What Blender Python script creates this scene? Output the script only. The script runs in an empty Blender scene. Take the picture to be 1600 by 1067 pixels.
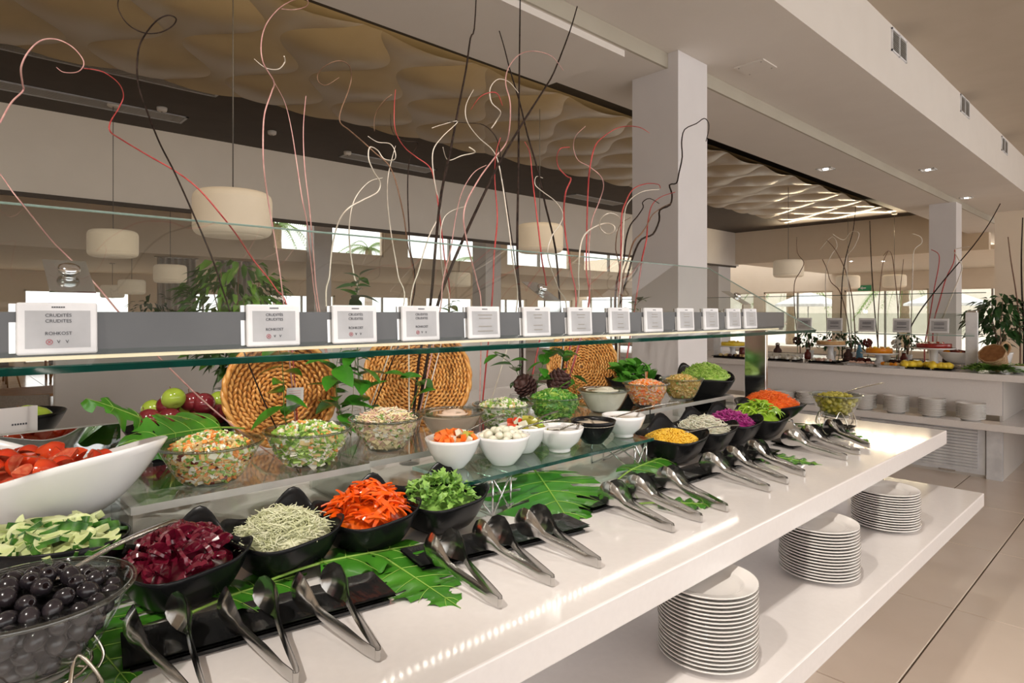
import bpy, bmesh, math, random
from mathutils import Vector, Matrix, Euler
random.seed(7)
PI = math.pi
S = bpy.context.scene
COL = S.collection
# ------------------------------------------------------------------ camera
FPX, CXP, HORIZ, CAMZ = 970.0, 800.0, 488.0, 1.60
YAW = math.atan2(1045.0, 970.0)
CA, SA = math.cos(YAW), math.sin(YAW)
cd = bpy.data.cameras.new('camera'); cam = bpy.data.objects.new('camera', cd); COL.objects.link(cam)
cam.location = (0, 0, CAMZ); cam.rotation_euler = (PI/2, 0, YAW)
cd.sensor_width = 36.0; cd.lens = FPX/1600*36; cd.shift_y = -(533.5-HORIZ)/1600
cd.clip_start = 0.02; cd.clip_end = 300
S.camera = cam
# ------------------------------------------------------------------ world, exposure
w = bpy.data.worlds.new('world'); S.world = w; w.use_nodes = True
bg = w.node_tree.nodes['Background']; bg.inputs[0].default_value = (1.0, 0.975, 0.95, 1); bg.inputs[1].default_value = 1.9
S.view_settings.view_transform = 'Standard'; S.view_settings.look = 'None'
S.view_settings.gamma = 1.0; S.view_settings.use_curve_mapping = False
S.view_settings.exposure = 0.37
# ------------------------------------------------------------------ large lights: unseen spots added to light food, plates and partition
def spot(name, loc, target, power, angle, blend=0.4, radius=0.05, col=(1, 0.93, 0.84)):
    l = bpy.data.lights.new(name, 'SPOT'); l.energy = power; l.spot_size = math.radians(angle); l.spot_blend = blend
    l.shadow_soft_size = radius; l.color = col
    o = bpy.data.objects.new(name, l); COL.objects.link(o); o.location = loc
    o.rotation_euler = (Vector(target)-Vector(loc)).to_track_quat('-Z', 'Y').to_euler(); return o
spot('unseen_spot_light', (-0.55, -1.35, 3.95), (-1.5, 0.75, 1.05), 200, 62)
spot('unseen_spot_light', (-0.4, 0.6, 4.0), (-1.8, 2.0, 1.1), 120, 60)
spot('unseen_spot_light', (1.6, 5.6, 3.9), (-0.9, 2.3, 0.8), 70, 60, radius=0.04)  # unseen stand-in for window light from the far right
spot('unseen_spot_light', (-3.1, 3.1, 3.36), (-4.02, 3.75, 1.2), 60, 40, radius=0.04)  # unseen wall washer, added to brighten the low partition
def area(name, loc, target, power, sx, sy, col=(1, 1, 1)):
    l = bpy.data.lights.new(name, 'AREA'); l.shape = 'RECTANGLE'; l.size = sx; l.size_y = sy; l.energy = power; l.color = col
    o = bpy.data.objects.new(name, l); COL.objects.link(o); o.location = loc
    o.rotation_euler = (Vector(target)-Vector(loc)).to_track_quat('-Z', 'Y').to_euler(); return o
# LED cove light above the ceiling recess edge, washing the wavy panel
area('cove_light', (-3.5, 4.0, 3.56), (-6.5, 4.2, 3.80), 60, 16, 0.06, (1, 0.80, 0.52))
area('cove_light', (-5.5, 16.9, 3.60), (-5.5, 12.0, 3.84), 60, 4.0, 0.06, (1, 0.80, 0.52))
# ------------------------------------------------------------------ helpers
def P(x, y, X=None, Y=None, Z=None, d=None):
    """pixel of the photograph -> point on the plane X=, Y= or Z= (or at depth d)"""
    u = (x-CXP)/FPX; v = (HORIZ-y)/FPX
    D = Vector((CA*u-SA, SA*u+CA, v))
    if X is not None: t = X/D.x
    elif Y is not None: t = Y/D.y
    elif Z is not None: t = (Z-CAMZ)/D.z
    else: t = d
    return Vector((0, 0, CAMZ)) + D*t
class MB:
    def __init__(s): s.v = []; s.f = []; s.m = []; s.sm = []
    def add(s, vs, fs, mi=0, sm=False):
        o = len(s.v); s.v += [tuple(q) for q in vs]
        for f in fs: s.f.append(tuple(i+o for i in f)); s.m.append(mi); s.sm.append(sm)
        return s
    def box(s, a, b, mi=0, M=None):
        x0, y0, z0 = a; x1, y1, z1 = b
        vs = [Vector(q) for q in ((x0,y0,z0),(x1,y0,z0),(x1,y1,z0),(x0,y1,z0),(x0,y0,z1),(x1,y0,z1),(x1,y1,z1),(x0,y1,z1))]
        if M: vs = [M @ q for q in vs]
        return s.add(vs, [(0,3,2,1),(4,5,6,7),(0,1,5,4),(1,2,6,5),(2,3,7,6),(3,0,4,7)], mi)
    def tube(s, pts, r, n=6, mi=0, cap=True, sm=True):
        pts = [Vector(p) for p in pts]; k = len(pts)
        rs = r if isinstance(r, (list, tuple)) else [r]*k
        up = Vector((0.3, 0.2, 1)).normalized(); vs = []; fs = []; a = None
        for i, p in enumerate(pts):
            t = (pts[min(i+1, k-1)]-pts[max(i-1, 0)])
            t = t.normalized() if t.length > 1e-9 else Vector((0, 0, 1))
            if a is None:
                a = t.cross(up)
                if a.length < 1e-4: a = t.cross(Vector((1, 0, 0)))
            else: a = a - t*a.dot(t)
            a.normalize(); b = t.cross(a)
            for j in range(n):
                q = 2*PI*j/n; vs.append(p+(a*math.cos(q)+b*math.sin(q))*rs[i])
        for i in range(k-1):
            for j in range(n):
                fs.append((i*n+j, i*n+(j+1) % n, (i+1)*n+(j+1) % n, (i+1)*n+j))
        s.add(vs, fs, mi, sm)
        if cap:
            o = len(s.v)-k*n
            s.f.append(tuple(o+j for j in reversed(range(n)))); s.m.append(mi); s.sm.append(False)
            s.f.append(tuple(o+(k-1)*n+j for j in range(n))); s.m.append(mi); s.sm.append(False)
        return s
    def lathe(s, prof, n=32, mi=0, c=(0, 0, 0), sm=True):
        vs = []; fs = []; k = len(prof)
        for (r, z) in prof:
            for j in range(n):
                q = 2*PI*j/n; vs.append((c[0]+r*math.cos(q), c[1]+r*math.sin(q), c[2]+z))
        for i in range(k-1):
            for j in range(n):
                fs.append((i*n+j, i*n+(j+1) % n, (i+1)*n+(j+1) % n, (i+1)*n+j))
        s.add(vs, fs, mi, sm); o = len(s.v)-k*n
        if prof[0][0] > 1e-6: s.f.append(tuple(o+j for j in reversed(range(n)))); s.m.append(mi); s.sm.append(False)
        if prof[-1][0] > 1e-6: s.f.append(tuple(o+(k-1)*n+j for j in range(n))); s.m.append(mi); s.sm.append(False)
        return s
    def grid(s, fn, nu, nv, mi=0, sm=True, closeu=False, keep=None):
        vs = [fn(i/nu, j/nv) for j in range(nv+1) for i in range(nu+1)]; fs = []
        for j in range(nv):
            for i in range(nu):
                if keep and not keep((i+.5)/nu, (j+.5)/nv): continue
                fs.append((j*(nu+1)+i, j*(nu+1)+i+1, (j+1)*(nu+1)+i+1, (j+1)*(nu+1)+i))
        return s.add(vs, fs, mi, sm)
    def blob(s, c, rx, ry, rz, n=10, k=6, mi=0, M=None):
        vs = []; fs = []
        for i in range(k+1):
            a = PI*i/k-PI/2
            for j in range(n):
                q = 2*PI*j/n; p = Vector((rx*math.cos(a)*math.cos(q), ry*math.cos(a)*math.sin(q), rz*math.sin(a)))
                if M: p = M @ p
                vs.append(p+Vector(c))
        for i in range(k):
            for j in range(n): fs.append((i*n+j, i*n+(j+1) % n, (i+1)*n+(j+1) % n, (i+1)*n+j))
        return s.add(vs, fs, mi, True)
    def mesh(s, name, mats):
        me = bpy.data.meshes.new(name); me.from_pydata(s.v, [], s.f)
        for m in (mats if isinstance(mats, (list, tuple)) else [mats]): me.materials.append(m)
        me.polygons.foreach_set('material_index', s.m); me.polygons.foreach_set('use_smooth', s.sm); me.update()
        return me
    def build(s, name, mats, parent=None, loc=None, rot=None):
        return put(name, s.mesh(name, mats), parent, loc, rot)
def put(name, me, parent=None, loc=None, rot=None, scale=None):
    o = bpy.data.objects.new(name, me); COL.objects.link(o)
    if parent: o.parent = parent
    if loc is not None: o.location = loc
    if rot is not None: o.rotation_euler = rot
    if scale is not None: o.scale = scale if hasattr(scale, '__len__') else (scale,)*3
    return o
def tag(o, label=None, cat=None, group=None, kind=None):
    if label: o['label'] = label
    if cat: o['category'] = cat
    if group: o['group'] = group
    if kind: o['kind'] = kind
    return o
def thing(name, label, cat, loc=(0, 0, 0), rot=(0, 0, 0), group=None, kind=None):
    o = bpy.data.objects.new(name, None); COL.objects.link(o); o.empty_display_size = 0.05
    o.location = loc; o.rotation_euler = rot
    return tag(o, label, cat, group, kind)
def dup(root, loc=None, rot=None, label=None, group=None, scale=None):
    r = root.copy(); COL.objects.link(r)
    if loc is not None: r.location = loc
    if rot is not None: r.rotation_euler = rot
    if scale is not None: r.scale = (scale,)*3
    if label: r['label'] = label
    if group: r['group'] = group
    for ch in list(root.children):
        c = ch.copy(); COL.objects.link(c); c.parent = r
        for g in ch.children:
            d = g.copy(); COL.objects.link(d); d.parent = c
    return r
def rnd(a, b): return random.uniform(a, b)
def smooth(pts, sub=6):
    pts = [Vector(p) for p in pts]; out = []
    for i in range(len(pts)-1):
        p0 = pts[max(i-1, 0)]; p1 = pts[i]; p2 = pts[i+1]; p3 = pts[min(i+2, len(pts)-1)]
        for k in range(sub):
            t = k/sub
            out.append(0.5*((2*p1)+(p2-p0)*t+(2*p0-5*p1+4*p2-p3)*t*t+(3*p1-p0-3*p2+p3)*t**3))
    out.append(pts[-1]); return out
# ------------------------------------------------------------------ materials
def mat(name, col, rough=0.5, metal=0.0, col2=None, nscale=20, bump=0.0, bscale=None, emit=0.0, sss=0.0, coat=0.0, spec=None, stretch=None, trans=0.0):
    m = bpy.data.materials.new(name); m.use_nodes = True; nt = m.node_tree; b = nt.nodes['Principled BSDF']
    b.inputs['Base Color'].default_value = (*col, 1); b.inputs['Roughness'].default_value = rough; b.inputs['Metallic'].default_value = metal
    if coat: b.inputs['Coat Weight'].default_value = coat; b.inputs['Coat Roughness'].default_value = 0.08
    if spec is not None: b.inputs['Specular IOR Level'].default_value = spec
    if trans: b.inputs['Transmission Weight'].default_value = trans
    if sss:
        b.inputs['Subsurface Weight'].default_value = sss; b.inputs['Subsurface Scale'].default_value = 0.01
    if emit: b.inputs['Emission Color'].default_value = (*col, 1); b.inputs['Emission Strength'].default_value = emit
    if col2 or bump:
        tc = nt.nodes.new('ShaderNodeTexCoord'); src = tc.outputs['Object']
        if stretch:
            mp = nt.nodes.new('ShaderNodeMapping'); mp.inputs['Scale'].default_value = stretch
            nt.links.new(src, mp.inputs['Vector']); src = mp.outputs['Vector']
    if col2:
        n = nt.nodes.new('ShaderNodeTexNoise'); n.inputs['Scale'].default_value = nscale; n.inputs['Detail'].default_value = 4
        r = nt.nodes.new('ShaderNodeValToRGB'); r.color_ramp.elements[0].color = (*col, 1); r.color_ramp.elements[1].color = (*col2, 1)
        r.color_ramp.elements[0].position = 0.35; r.color_ramp.elements[1].position = 0.65
        nt.links.new(src, n.inputs['Vector']); nt.links.new(n.outputs['Fac'], r.inputs['Fac']); nt.links.new(r.outputs['Color'], b.inputs['Base Color'])
    if bump:
        n = nt.nodes.new('ShaderNodeTexNoise'); n.inputs['Scale'].default_value = bscale or nscale; n.inputs['Detail'].default_value = 3
        bp = nt.nodes.new('ShaderNodeBump'); bp.inputs['Strength'].default_value = bump; bp.inputs['Distance'].default_value = 0.01
        nt.links.new(src, n.inputs['Vector']); nt.links.new(n.outputs['Fac'], bp.inputs['Height']); nt.links.new(bp.outputs['Normal'], b.inputs['Normal'])
    return m
def thinglass(name, tint, rough=0.02, ior=1.45, refl=1.0):
    m = bpy.data.materials.new(name); m.use_nodes = True; nt = m.node_tree; nt.nodes.clear()
    out = nt.nodes.new('ShaderNodeOutputMaterial'); mix = nt.nodes.new('ShaderNodeMixShader')
    tr = nt.nodes.new('ShaderNodeBsdfTransparent'); tr.inputs['Color'].default_value = (*tint, 1)
    gl = nt.nodes.new('ShaderNodeBsdfGlossy'); gl.inputs['Roughness'].default_value = rough; gl.inputs['Color'].default_value = (refl, refl, refl, 1)
    fr = nt.nodes.new('ShaderNodeFresnel'); 
    ge = nt.nodes.new('ShaderNodeNewGeometry'); mx = nt.nodes.new('ShaderNodeMix'); mx.data_type = 'FLOAT'
    mx.inputs[2].default_value = ior; mx.inputs[3].default_value = 1/ior      # same reflection from both sides of a thin sheet
    nt.links.new(ge.outputs['Backfacing'], mx.inputs[0]); nt.links.new(mx.outputs[0], fr.inputs['IOR'])
    nt.links.new(fr.outputs[0], mix.inputs[0]); nt.links.new(tr.outputs[0], mix.inputs[1]); nt.links.new(gl.outputs[0], mix.inputs[2])
    nt.links.new(mix.outputs[0], out.inputs[0]); return m
M = {}
def mk(k, *a, **kw): M[k] = mat(k, *a, **kw)
mk('quartz', (0.81, 0.77, 0.755), 0.07, col2=(0.83, 0.79, 0.775), nscale=60)
mk('plaster', (0.68, 0.63, 0.58), 0.7, col2=(0.70, 0.65, 0.60), nscale=3)
mk('plaster_warm', (0.76, 0.65, 0.52), 0.75, col2=(0.78, 0.67, 0.54), nscale=3)
mk('olive_paint', (0.40, 0.36, 0.29), 0.7, col2=(0.42, 0.38, 0.31), nscale=3)
mk('high_ceiling_shaded', (0.44, 0.37, 0.29), 0.75, col2=(0.46, 0.39, 0.31), nscale=3)  # dim shade of the aisle ceiling, put into its base colour
mk('dark_brown', (0.055, 0.042, 0.034), 0.7, col2=(0.065, 0.05, 0.04), nscale=4)
mk('grille_grey', (0.30, 0.28, 0.25), 0.5, col2=(0.32, 0.30, 0.27), nscale=10)
mk('gold_panel', (0.34, 0.26, 0.15), 0.28, col2=(0.38, 0.29, 0.17), nscale=2)
mk('column_paint', (0.66, 0.63, 0.63), 0.55, col2=(0.68, 0.65, 0.65), nscale=4)
mk('partition', (0.60, 0.56, 0.53), 0.5, col2=(0.62, 0.58, 0.55), nscale=4)
mk('tile', (0.80, 0.68, 0.58), 0.16, col2=(0.84, 0.72, 0.62), nscale=2.5, coat=0.2)
mk('grout', (0.10, 0.075, 0.055), 0.8, col2=(0.13, 0.095, 0.07), nscale=30)
mk('chrome', (0.75, 0.75, 0.76), 0.12, 1.0)
mk('steel', (0.60, 0.59, 0.575), 0.20, 1.0)
mk('rail_steel', (0.075, 0.075, 0.078), 0.3, 0.2, col2=(0.09, 0.09, 0.093), nscale=6)
mk('wire', (0.60, 0.55, 0.48), 0.18, 1.0)
mk('black_melamine', (0.007, 0.007, 0.008), 0.26, col2=(0.011, 0.011, 0.012), nscale=8, spec=0.22)
mk('black_slate', (0.012, 0.012, 0.013), 0.18, bump=0.5, bscale=30, col2=(0.02, 0.02, 0.02), nscale=12, stretch=(1, 0.3, 1))
mk('white_ceramic', (0.86, 0.85, 0.86), 0.14, coat=0.4, col2=(0.88, 0.87, 0.88), nscale=5)
mk('plate_ceramic', (0.84, 0.81, 0.78), 0.16, coat=0.3, col2=(0.86, 0.83, 0.80), nscale=5)
mk('label_white', (0.66, 0.66, 0.68), 0.4, col2=(0.82, 0.82, 0.84), nscale=8)
mk('label_screen', (0.36, 0.36, 0.375), 0.35, col2=(0.48, 0.48, 0.50), nscale=8)
mk('ink', (0.04, 0.04, 0.05), 0.5, col2=(0.05, 0.05, 0.06), nscale=8)
mk('ink_red', (0.45, 0.08, 0.10), 0.5, col2=(0.48, 0.1, 0.12), nscale=8)
mk('edge_green', (0.004, 0.045, 0.034), 0.08, col2=(0.008, 0.075, 0.055), nscale=14, coat=0.5)
mk('edge_light', (0.30, 0.42, 0.38), 0.1, col2=(0.34, 0.46, 0.42), nscale=14)
M['pane'] = thinglass('pane', (0.93, 0.965, 0.95))
M['glass'] = thinglass('glass', (0.90, 0.915, 0.91), ior=1.6)
M['acrylic'] = thinglass('acrylic', (0.86, 0.88, 0.86), rough=0.05, ior=1.5)
M['greenglass'] = thinglass('greenglass', (0.72, 0.86, 0.80), rough=0.02, ior=1.5)
mk('mirror', (0.62, 0.64, 0.64), 0.03, 1.0)
mk('leaf', (0.035, 0.17, 0.015), 0.28, col2=(0.07, 0.27, 0.02), nscale=9, coat=0.3)
mk('leaf_dark', (0.012, 0.055, 0.012), 0.4, col2=(0.03, 0.10, 0.02), nscale=6)
mk('leaf_bush', (0.025, 0.085, 0.012), 0.35, col2=(0.13, 0.27, 0.03), nscale=4)
mk('vein', (0.26, 0.46, 0.07), 0.4, col2=(0.30, 0.50, 0.09), nscale=20)
mk('stem_green', (0.06, 0.16, 0.02), 0.5, col2=(0.09, 0.2, 0.03), nscale=20)
mk('bark', (0.016, 0.010, 0.008), 0.8, col2=(0.045, 0.028, 0.022), nscale=60, bump=0.4, spec=0.15)
mk('bark_brown', (0.16, 0.08, 0.045), 0.6, col2=(0.22, 0.12, 0.07), nscale=60)
mk('twig_red', (0.42, 0.035, 0.04), 0.4, col2=(0.55, 0.08, 0.07), nscale=40)
mk('twig_pink', (0.55, 0.27, 0.26), 0.4, col2=(0.68, 0.40, 0.36), nscale=40)
mk('twig_white', (0.68, 0.60, 0.50), 0.45, col2=(0.78, 0.71, 0.62), nscale=40)
mk('wicker', (0.66, 0.26, 0.05), 0.35, col2=(0.86, 0.46, 0.14), nscale=45, coat=0.2)
mk('wicker_dark', (0.22, 0.085, 0.022), 0.6, col2=(0.30, 0.13, 0.04), nscale=30)
mk('wicker_tan', (0.36, 0.22, 0.11), 0.5, col2=(0.48, 0.31, 0.17), nscale=40)
mk('lamp_shade', (0.78, 0.66, 0.50), 0.7, col2=(0.80, 0.68, 0.52), nscale=10, emit=0.12)
mk('cord', (0.10, 0.09, 0.08), 0.6, col2=(0.12, 0.11, 0.1), nscale=20)
mk('tomato_skin', (0.60, 0.035, 0.012), 0.12, col2=(0.72, 0.08, 0.015), nscale=18, coat=0.5)
mk('tomato_flesh', (0.62, 0.07, 0.035), 0.22, col2=(0.72, 0.20, 0.10), nscale=60, sss=0.1)
mk('olive_black', (0.018, 0.015, 0.019), 0.20, col2=(0.034, 0.027, 0.032), nscale=25)
mk('olive_hole', (0.02, 0.008, 0.008), 0.5, col2=(0.04, 0.02, 0.02), nscale=25)
mk('olive_green', (0.27, 0.24, 0.02), 0.18, col2=(0.40, 0.34, 0.05), nscale=20, coat=0.3)
mk('cuke_flesh', (0.58, 0.66, 0.28), 0.3, col2=(0.72, 0.77, 0.45), nscale=50)
mk('cuke_skin', (0.015, 0.08, 0.01), 0.25, col2=(0.08, 0.24, 0.03), nscale=40)
mk('beet', (0.10, 0.004, 0.014), 0.22, col2=(0.19, 0.008, 0.03), nscale=25, coat=0.4)
mk('pepper_red', (0.80, 0.07, 0.004), 0.18, col2=(0.90, 0.17, 0.01), nscale=14, coat=0.4)
mk('pepper_green', (0.26, 0.46, 0.02), 0.22, col2=(0.42, 0.62, 0.08), nscale=14, coat=0.4)
mk('cabbage', (0.56, 0.58, 0.33), 0.4, col2=(0.74, 0.74, 0.54), nscale=40)
mk('onion_white', (0.70, 0.68, 0.54), 0.25, col2=(0.78, 0.76, 0.64), nscale=20, sss=0.1)
mk('cabbage_red', (0.30, 0.012, 0.16), 0.3, col2=(0.46, 0.06, 0.28), nscale=30)
mk('carrot', (0.82, 0.13, 0.012), 0.35, col2=(0.90, 0.22, 0.03), nscale=40)
mk('corn', (0.85, 0.48, 0.03), 0.25, col2=(0.92, 0.60, 0.07), nscale=40)
mk('arugula', (0.10, 0.26, 0.03), 0.4, col2=(0.26, 0.46, 0.09), nscale=40)
mk('spinach', (0.05, 0.21, 0.02), 0.35, col2=(0.11, 0.33, 0.04), nscale=25)
mk('lettuce', (0.20, 0.37, 0.04), 0.4, col2=(0.42, 0.57, 0.13), nscale=40)
mk('cream', (0.74, 0.70, 0.56), 0.3, col2=(0.86, 0.83, 0.73), nscale=12, bump=0.15, bscale=25)
mk('pinkcream', (0.80, 0.58, 0.46), 0.3, col2=(0.86, 0.66, 0.54), nscale=12, bump=0.2, bscale=25)
mk('beigesauce', (0.66, 0.56, 0.44), 0.3, col2=(0.70, 0.60, 0.48), nscale=12)
mk('greysauce', (0.50, 0.46, 0.40), 0.25, col2=(0.55, 0.51, 0.44), nscale=12)
mk('grain', (0.66, 0.47, 0.20), 0.5, col2=(0.75, 0.58, 0.28), nscale=60)
mk('mustardgrain', (0.42, 0.24, 0.05), 0.4, col2=(0.60, 0.40, 0.10), nscale=60)
mk('ham', (0.70, 0.42, 0.34), 0.4, col2=(0.78, 0.52, 0.42), nscale=40)
mk('cheese', (0.80, 0.66, 0.36), 0.4, col2=(0.85, 0.73, 0.46), nscale=40)
mk('herb', (0.10, 0.22, 0.03), 0.4, col2=(0.2, 0.36, 0.06), nscale=40)
mk('orangebit', (0.75, 0.22, 0.04), 0.35, col2=(0.82, 0.34, 0.08), nscale=40)
mk('gherkin', (0.30, 0.28, 0.03), 0.25, col2=(0.42, 0.38, 0.07), nscale=40)
mk('apple_green', (0.36, 0.50, 0.04), 0.16, col2=(0.46, 0.58, 0.09), nscale=9, coat=0.4)
mk('apple_red', (0.16, 0.012, 0.022), 0.16, col2=(0.26, 0.03, 0.035), nscale=9, coat=0.4)
mk('wood', (0.30, 0.15, 0.06), 0.45, col2=(0.38, 0.2, 0.09), nscale=12, stretch=(1, 1, 0.15))
mk('greyfabric', (0.28, 0.26, 0.25), 0.8, col2=(0.32, 0.30, 0.29), nscale=60)
mk('denim', (0.03, 0.04, 0.06), 0.8, col2=(0.045, 0.055, 0.08), nscale=60)
mk('shirt', (0.40, 0.38, 0.36), 0.8, col2=(0.44, 0.42, 0.4), nscale=60)
mk('skin', (0.55, 0.32, 0.22), 0.5, col2=(0.58, 0.35, 0.24), nscale=30)
mk('hair', (0.04, 0.025, 0.015), 0.6, col2=(0.06, 0.04, 0.025), nscale=60)
mk('shoe', (0.03, 0.03, 0.03), 0.5, col2=(0.05, 0.05, 0.05), nscale=30)
mk('cake_red', (0.26, 0.012, 0.012), 0.2, col2=(0.34, 0.03, 0.02), nscale=30, coat=0.3)
mk('cake_orange', (0.85, 0.26, 0.01), 0.25, col2=(0.90, 0.36, 0.02), nscale=30)
mk('cake_crust', (0.55, 0.30, 0.12), 0.6, col2=(0.62, 0.38, 0.17), nscale=40)
mk('yellowdessert', (0.88, 0.60, 0.02), 0.3, col2=(0.92, 0.7, 0.08), nscale=20)
mk('beads', (0.10, 0.012, 0.01), 0.25, col2=(0.2, 0.03, 0.02), nscale=200)
mk('cone', (0.05, 0.02, 0.018), 0.6, col2=(0.09, 0.035, 0.03), nscale=50)
mk('card', (0.62, 0.58, 0.57), 0.4, col2=(0.64, 0.6, 0.59), nscale=8)
mk('blue_glass', (0.10, 0.30, 0.50), 0.2, col2=(0.14, 0.36, 0.55), nscale=10)
mk('palm_trunk', (0.22, 0.15, 0.09), 0.8, col2=(0.30, 0.21, 0.13), nscale=15, bump=0.6)
mk('palm_leaf', (0.12, 0.24, 0.03), 0.4, col2=(0.22, 0.36, 0.06), nscale=5)
mk('outdoor_wall', (0.70, 0.64, 0.55), 0.8, col2=(0.74, 0.68, 0.59), nscale=3)
mk('curtain', (0.42, 0.38, 0.34), 0.8, col2=(0.46, 0.42, 0.38), nscale=12)
mk('terracotta_rim', (0.70, 0.62, 0.52), 0.5, col2=(0.74, 0.66, 0.56), nscale=12)
mk('exit_green', (0.05, 0.35, 0.16), 0.4, col2=(0.06, 0.38, 0.18), nscale=12)
mk('flower_white', (0.75, 0.72, 0.66), 0.6, col2=(0.82, 0.79, 0.72), nscale=30)
M['led'] = mat('led', (1, 0.93, 0.80), 0.5, emit=45.0, col2=None)
M['glass_rim'] = thinglass('glass_rim', (0.70, 0.73, 0.71), rough=0.05, ior=1.9)
M['led_diffuser'] = mat('led_diffuser', (1, 0.84, 0.58), 0.5, emit=0.35)
M['lamp_on'] = mat('lamp_on', (1, 0.95, 0.88), 0.5, emit=12.0)
# ================================================================== STRUCTURE
XB, XO, XC, XL, YF, YW = -1.71, -2.60, -3.36, -9.05, 17.5, 15.0
ZS1, ZS2, ZT, ZBM, ZHI = 3.53, 3.42, 3.97, 2.98, 4.10
def struct(name, mb, m, parent=None, label=None):
    o = mb.build(name, m, parent)
    if not parent: tag(o, label, None, None, 'structure')
    return o
def sbox(name, a, b, m, parent=None, label=None): return struct(name, MB().box(a, b), M[m], parent, label)
# floor: grout bed with separate large tiles
fl = sbox('floor', (-24, -6, -0.06), (6, 26, -0.006), 'grout', None, 'beige large-format tiled floor of the dining hall')
TX, TY = 0.575, 1.15
tm = {}
def tile_mesh(w, h):
    k = (round(w, 3), round(h, 3))
    if k not in tm:
        b = MB(); e = 0.0034; c = 0.003
        b.add([(-w/2+e, -h/2+e, -0.02), (w/2-e, -h/2+e, -0.02), (w/2-e, h/2-e, -0.02), (-w/2+e, h/2-e, -0.02),
               (-w/2+e, -h/2+e, -c), (w/2-e, -h/2+e, -c), (w/2-e, h/2-e, -c), (-w/2+e, h/2-e, -c),
               (-w/2+e+c, -h/2+e+c, 0), (w/2-e-c, -h/2+e+c, 0), (w/2-e-c, h/2-e-c, 0), (-w/2+e+c, h/2-e-c, 0)],
              [(8,9,10,11),(4,5,9,8),(5,6,10,9),(6,7,11,10),(7,4,8,11),(0,1,5,4),(1,2,6,5),(2,3,7,6),(3,0,4,7)])
        tm[k] = b.mesh('floor_tile', M['tile'])
    return tm[k]
me = tile_mesh(TX, TY)
for i in range(-3, 3):                       # aisle in front of the counters
    for j in range(-2, 10):
        put('floor_tile', me, fl, (-0.83+TX*(i+.5), 4.03+TY*(j-2+.5), 0))
for i in range(-33, -9):                     # dining area seen past the island
    for j in range(-4, 2):
        put('floor_tile', me, fl, (-0.83+TX*(i+.5), 4.03+TY*(j-2+.5), 0))
rest = MB()                                  # the tiles nobody could pick apart from here
for i in range(-40, 12):
    for j in range(-8, 19):
        if (-3 <= i < 3 and -2 <= j < 10) or (-33 <= i < -9 and -4 <= j < 2): continue
        x, y = -0.83+TX*(i+.5), 4.03+TY*(j-2+.5); e = 0.003
        rest.add([(x-TX/2+e, y-TY/2+e, 0), (x+TX/2-e, y-TY/2+e, 0), (x+TX/2-e, y+TY/2-e, 0), (x-TX/2+e, y+TY/2-e, 0)], [(0, 1, 2, 3)])
tag(rest.build('floor_tiles', M['tile'], fl), kind='stuff')
# ceiling
ce = thing('ceiling', 'stepped white ceiling with a dark recess holding a wavy gold panel', None, (0, 0, 0), kind='structure')
sbox('aisle_ceiling', (XB, -6, ZHI), (6, YW+8, ZHI+0.1), 'high_ceiling_shaded', ce)
sbox('bulkhead', (XB-0.1, -6, ZS1), (XB, YW+8, ZHI), 'plaster', ce)
sbox('soffit', (XO-0.1, -6, ZS1+0.001), (XB-0.1, YW+8, ZS1+0.1), 'plaster', ce)
sbox('soffit_step', (XO-0.02, -6, ZS2), (XO, YW+8, ZS1), 'olive_paint', ce)
sbox('soffit', (XC, -6, ZS2), (XO-0.02, YW+8, ZS2+0.1), 'plaster', ce)
sbox('soffit_drop', (XC, -6, 3.375), (XO-0.03, 3.51, ZS2-.0005), 'plaster', ce)
sbox('recess_top', (XL, -6, ZT), (XC+0.2, YF, ZT+0.06), 'dark_brown', ce)
sbox('recess_side', (XC, -6, ZS2+0.1), (XC+0.03, YF, ZT), 'dark_brown', ce)
sbox('recess_end', (XL, -6.1, ZS2), (XC, -6, ZT), 'dark_brown', ce)
sbox('outer_ceiling', (-14.2, -6, 4.25), (XL, YF+6, 4.35), 'plaster_warm', ce)
sbox('outer_ceiling', (-24, -6, 2.78), (-14.2, 26, 2.9), 'plaster_warm', ce)
sbox('outer_ceiling', (XL, YF+0.2, 3.05), (XC+1.2, 26, 3.15), 'plaster_warm', ce)
# wavy slats of the recess panel: neighbours wave against each other, LED light leaks between them
SW, LAM, WA = 0.55, 1.3, 0.20; X0, X1 = -6.6, -4.28
def slat(sg):
    b = MB()
    def f(u, v):
        x = X0+(X1-X0)*u; w_ = WA*math.sin(2*PI*x/LAM)*sg; y0 = -SW/2-w_; y1 = SW/2+w_
        return (x, y0+(y1-y0)*v, -.024*((y1-y0)/SW)**1.5*math.sin(PI*v))
    b.grid(f, 60, 14); b.grid(lambda u, v: (lambda q: (q[0], q[1], .02))(f(1-u, v)), 60, 1)
    return b.mesh('wave_slat', M['gold_panel'])
sl = [slat(1), slat(-1)]
wp = thing('wave_panel', None, None); wp.parent = ce
k = 0; y = -3.0
while y < 15.2:
    put('wave_slat', sl[k % 2], wp, (0, y, 3.82)); y += SW; k += 1
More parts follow.
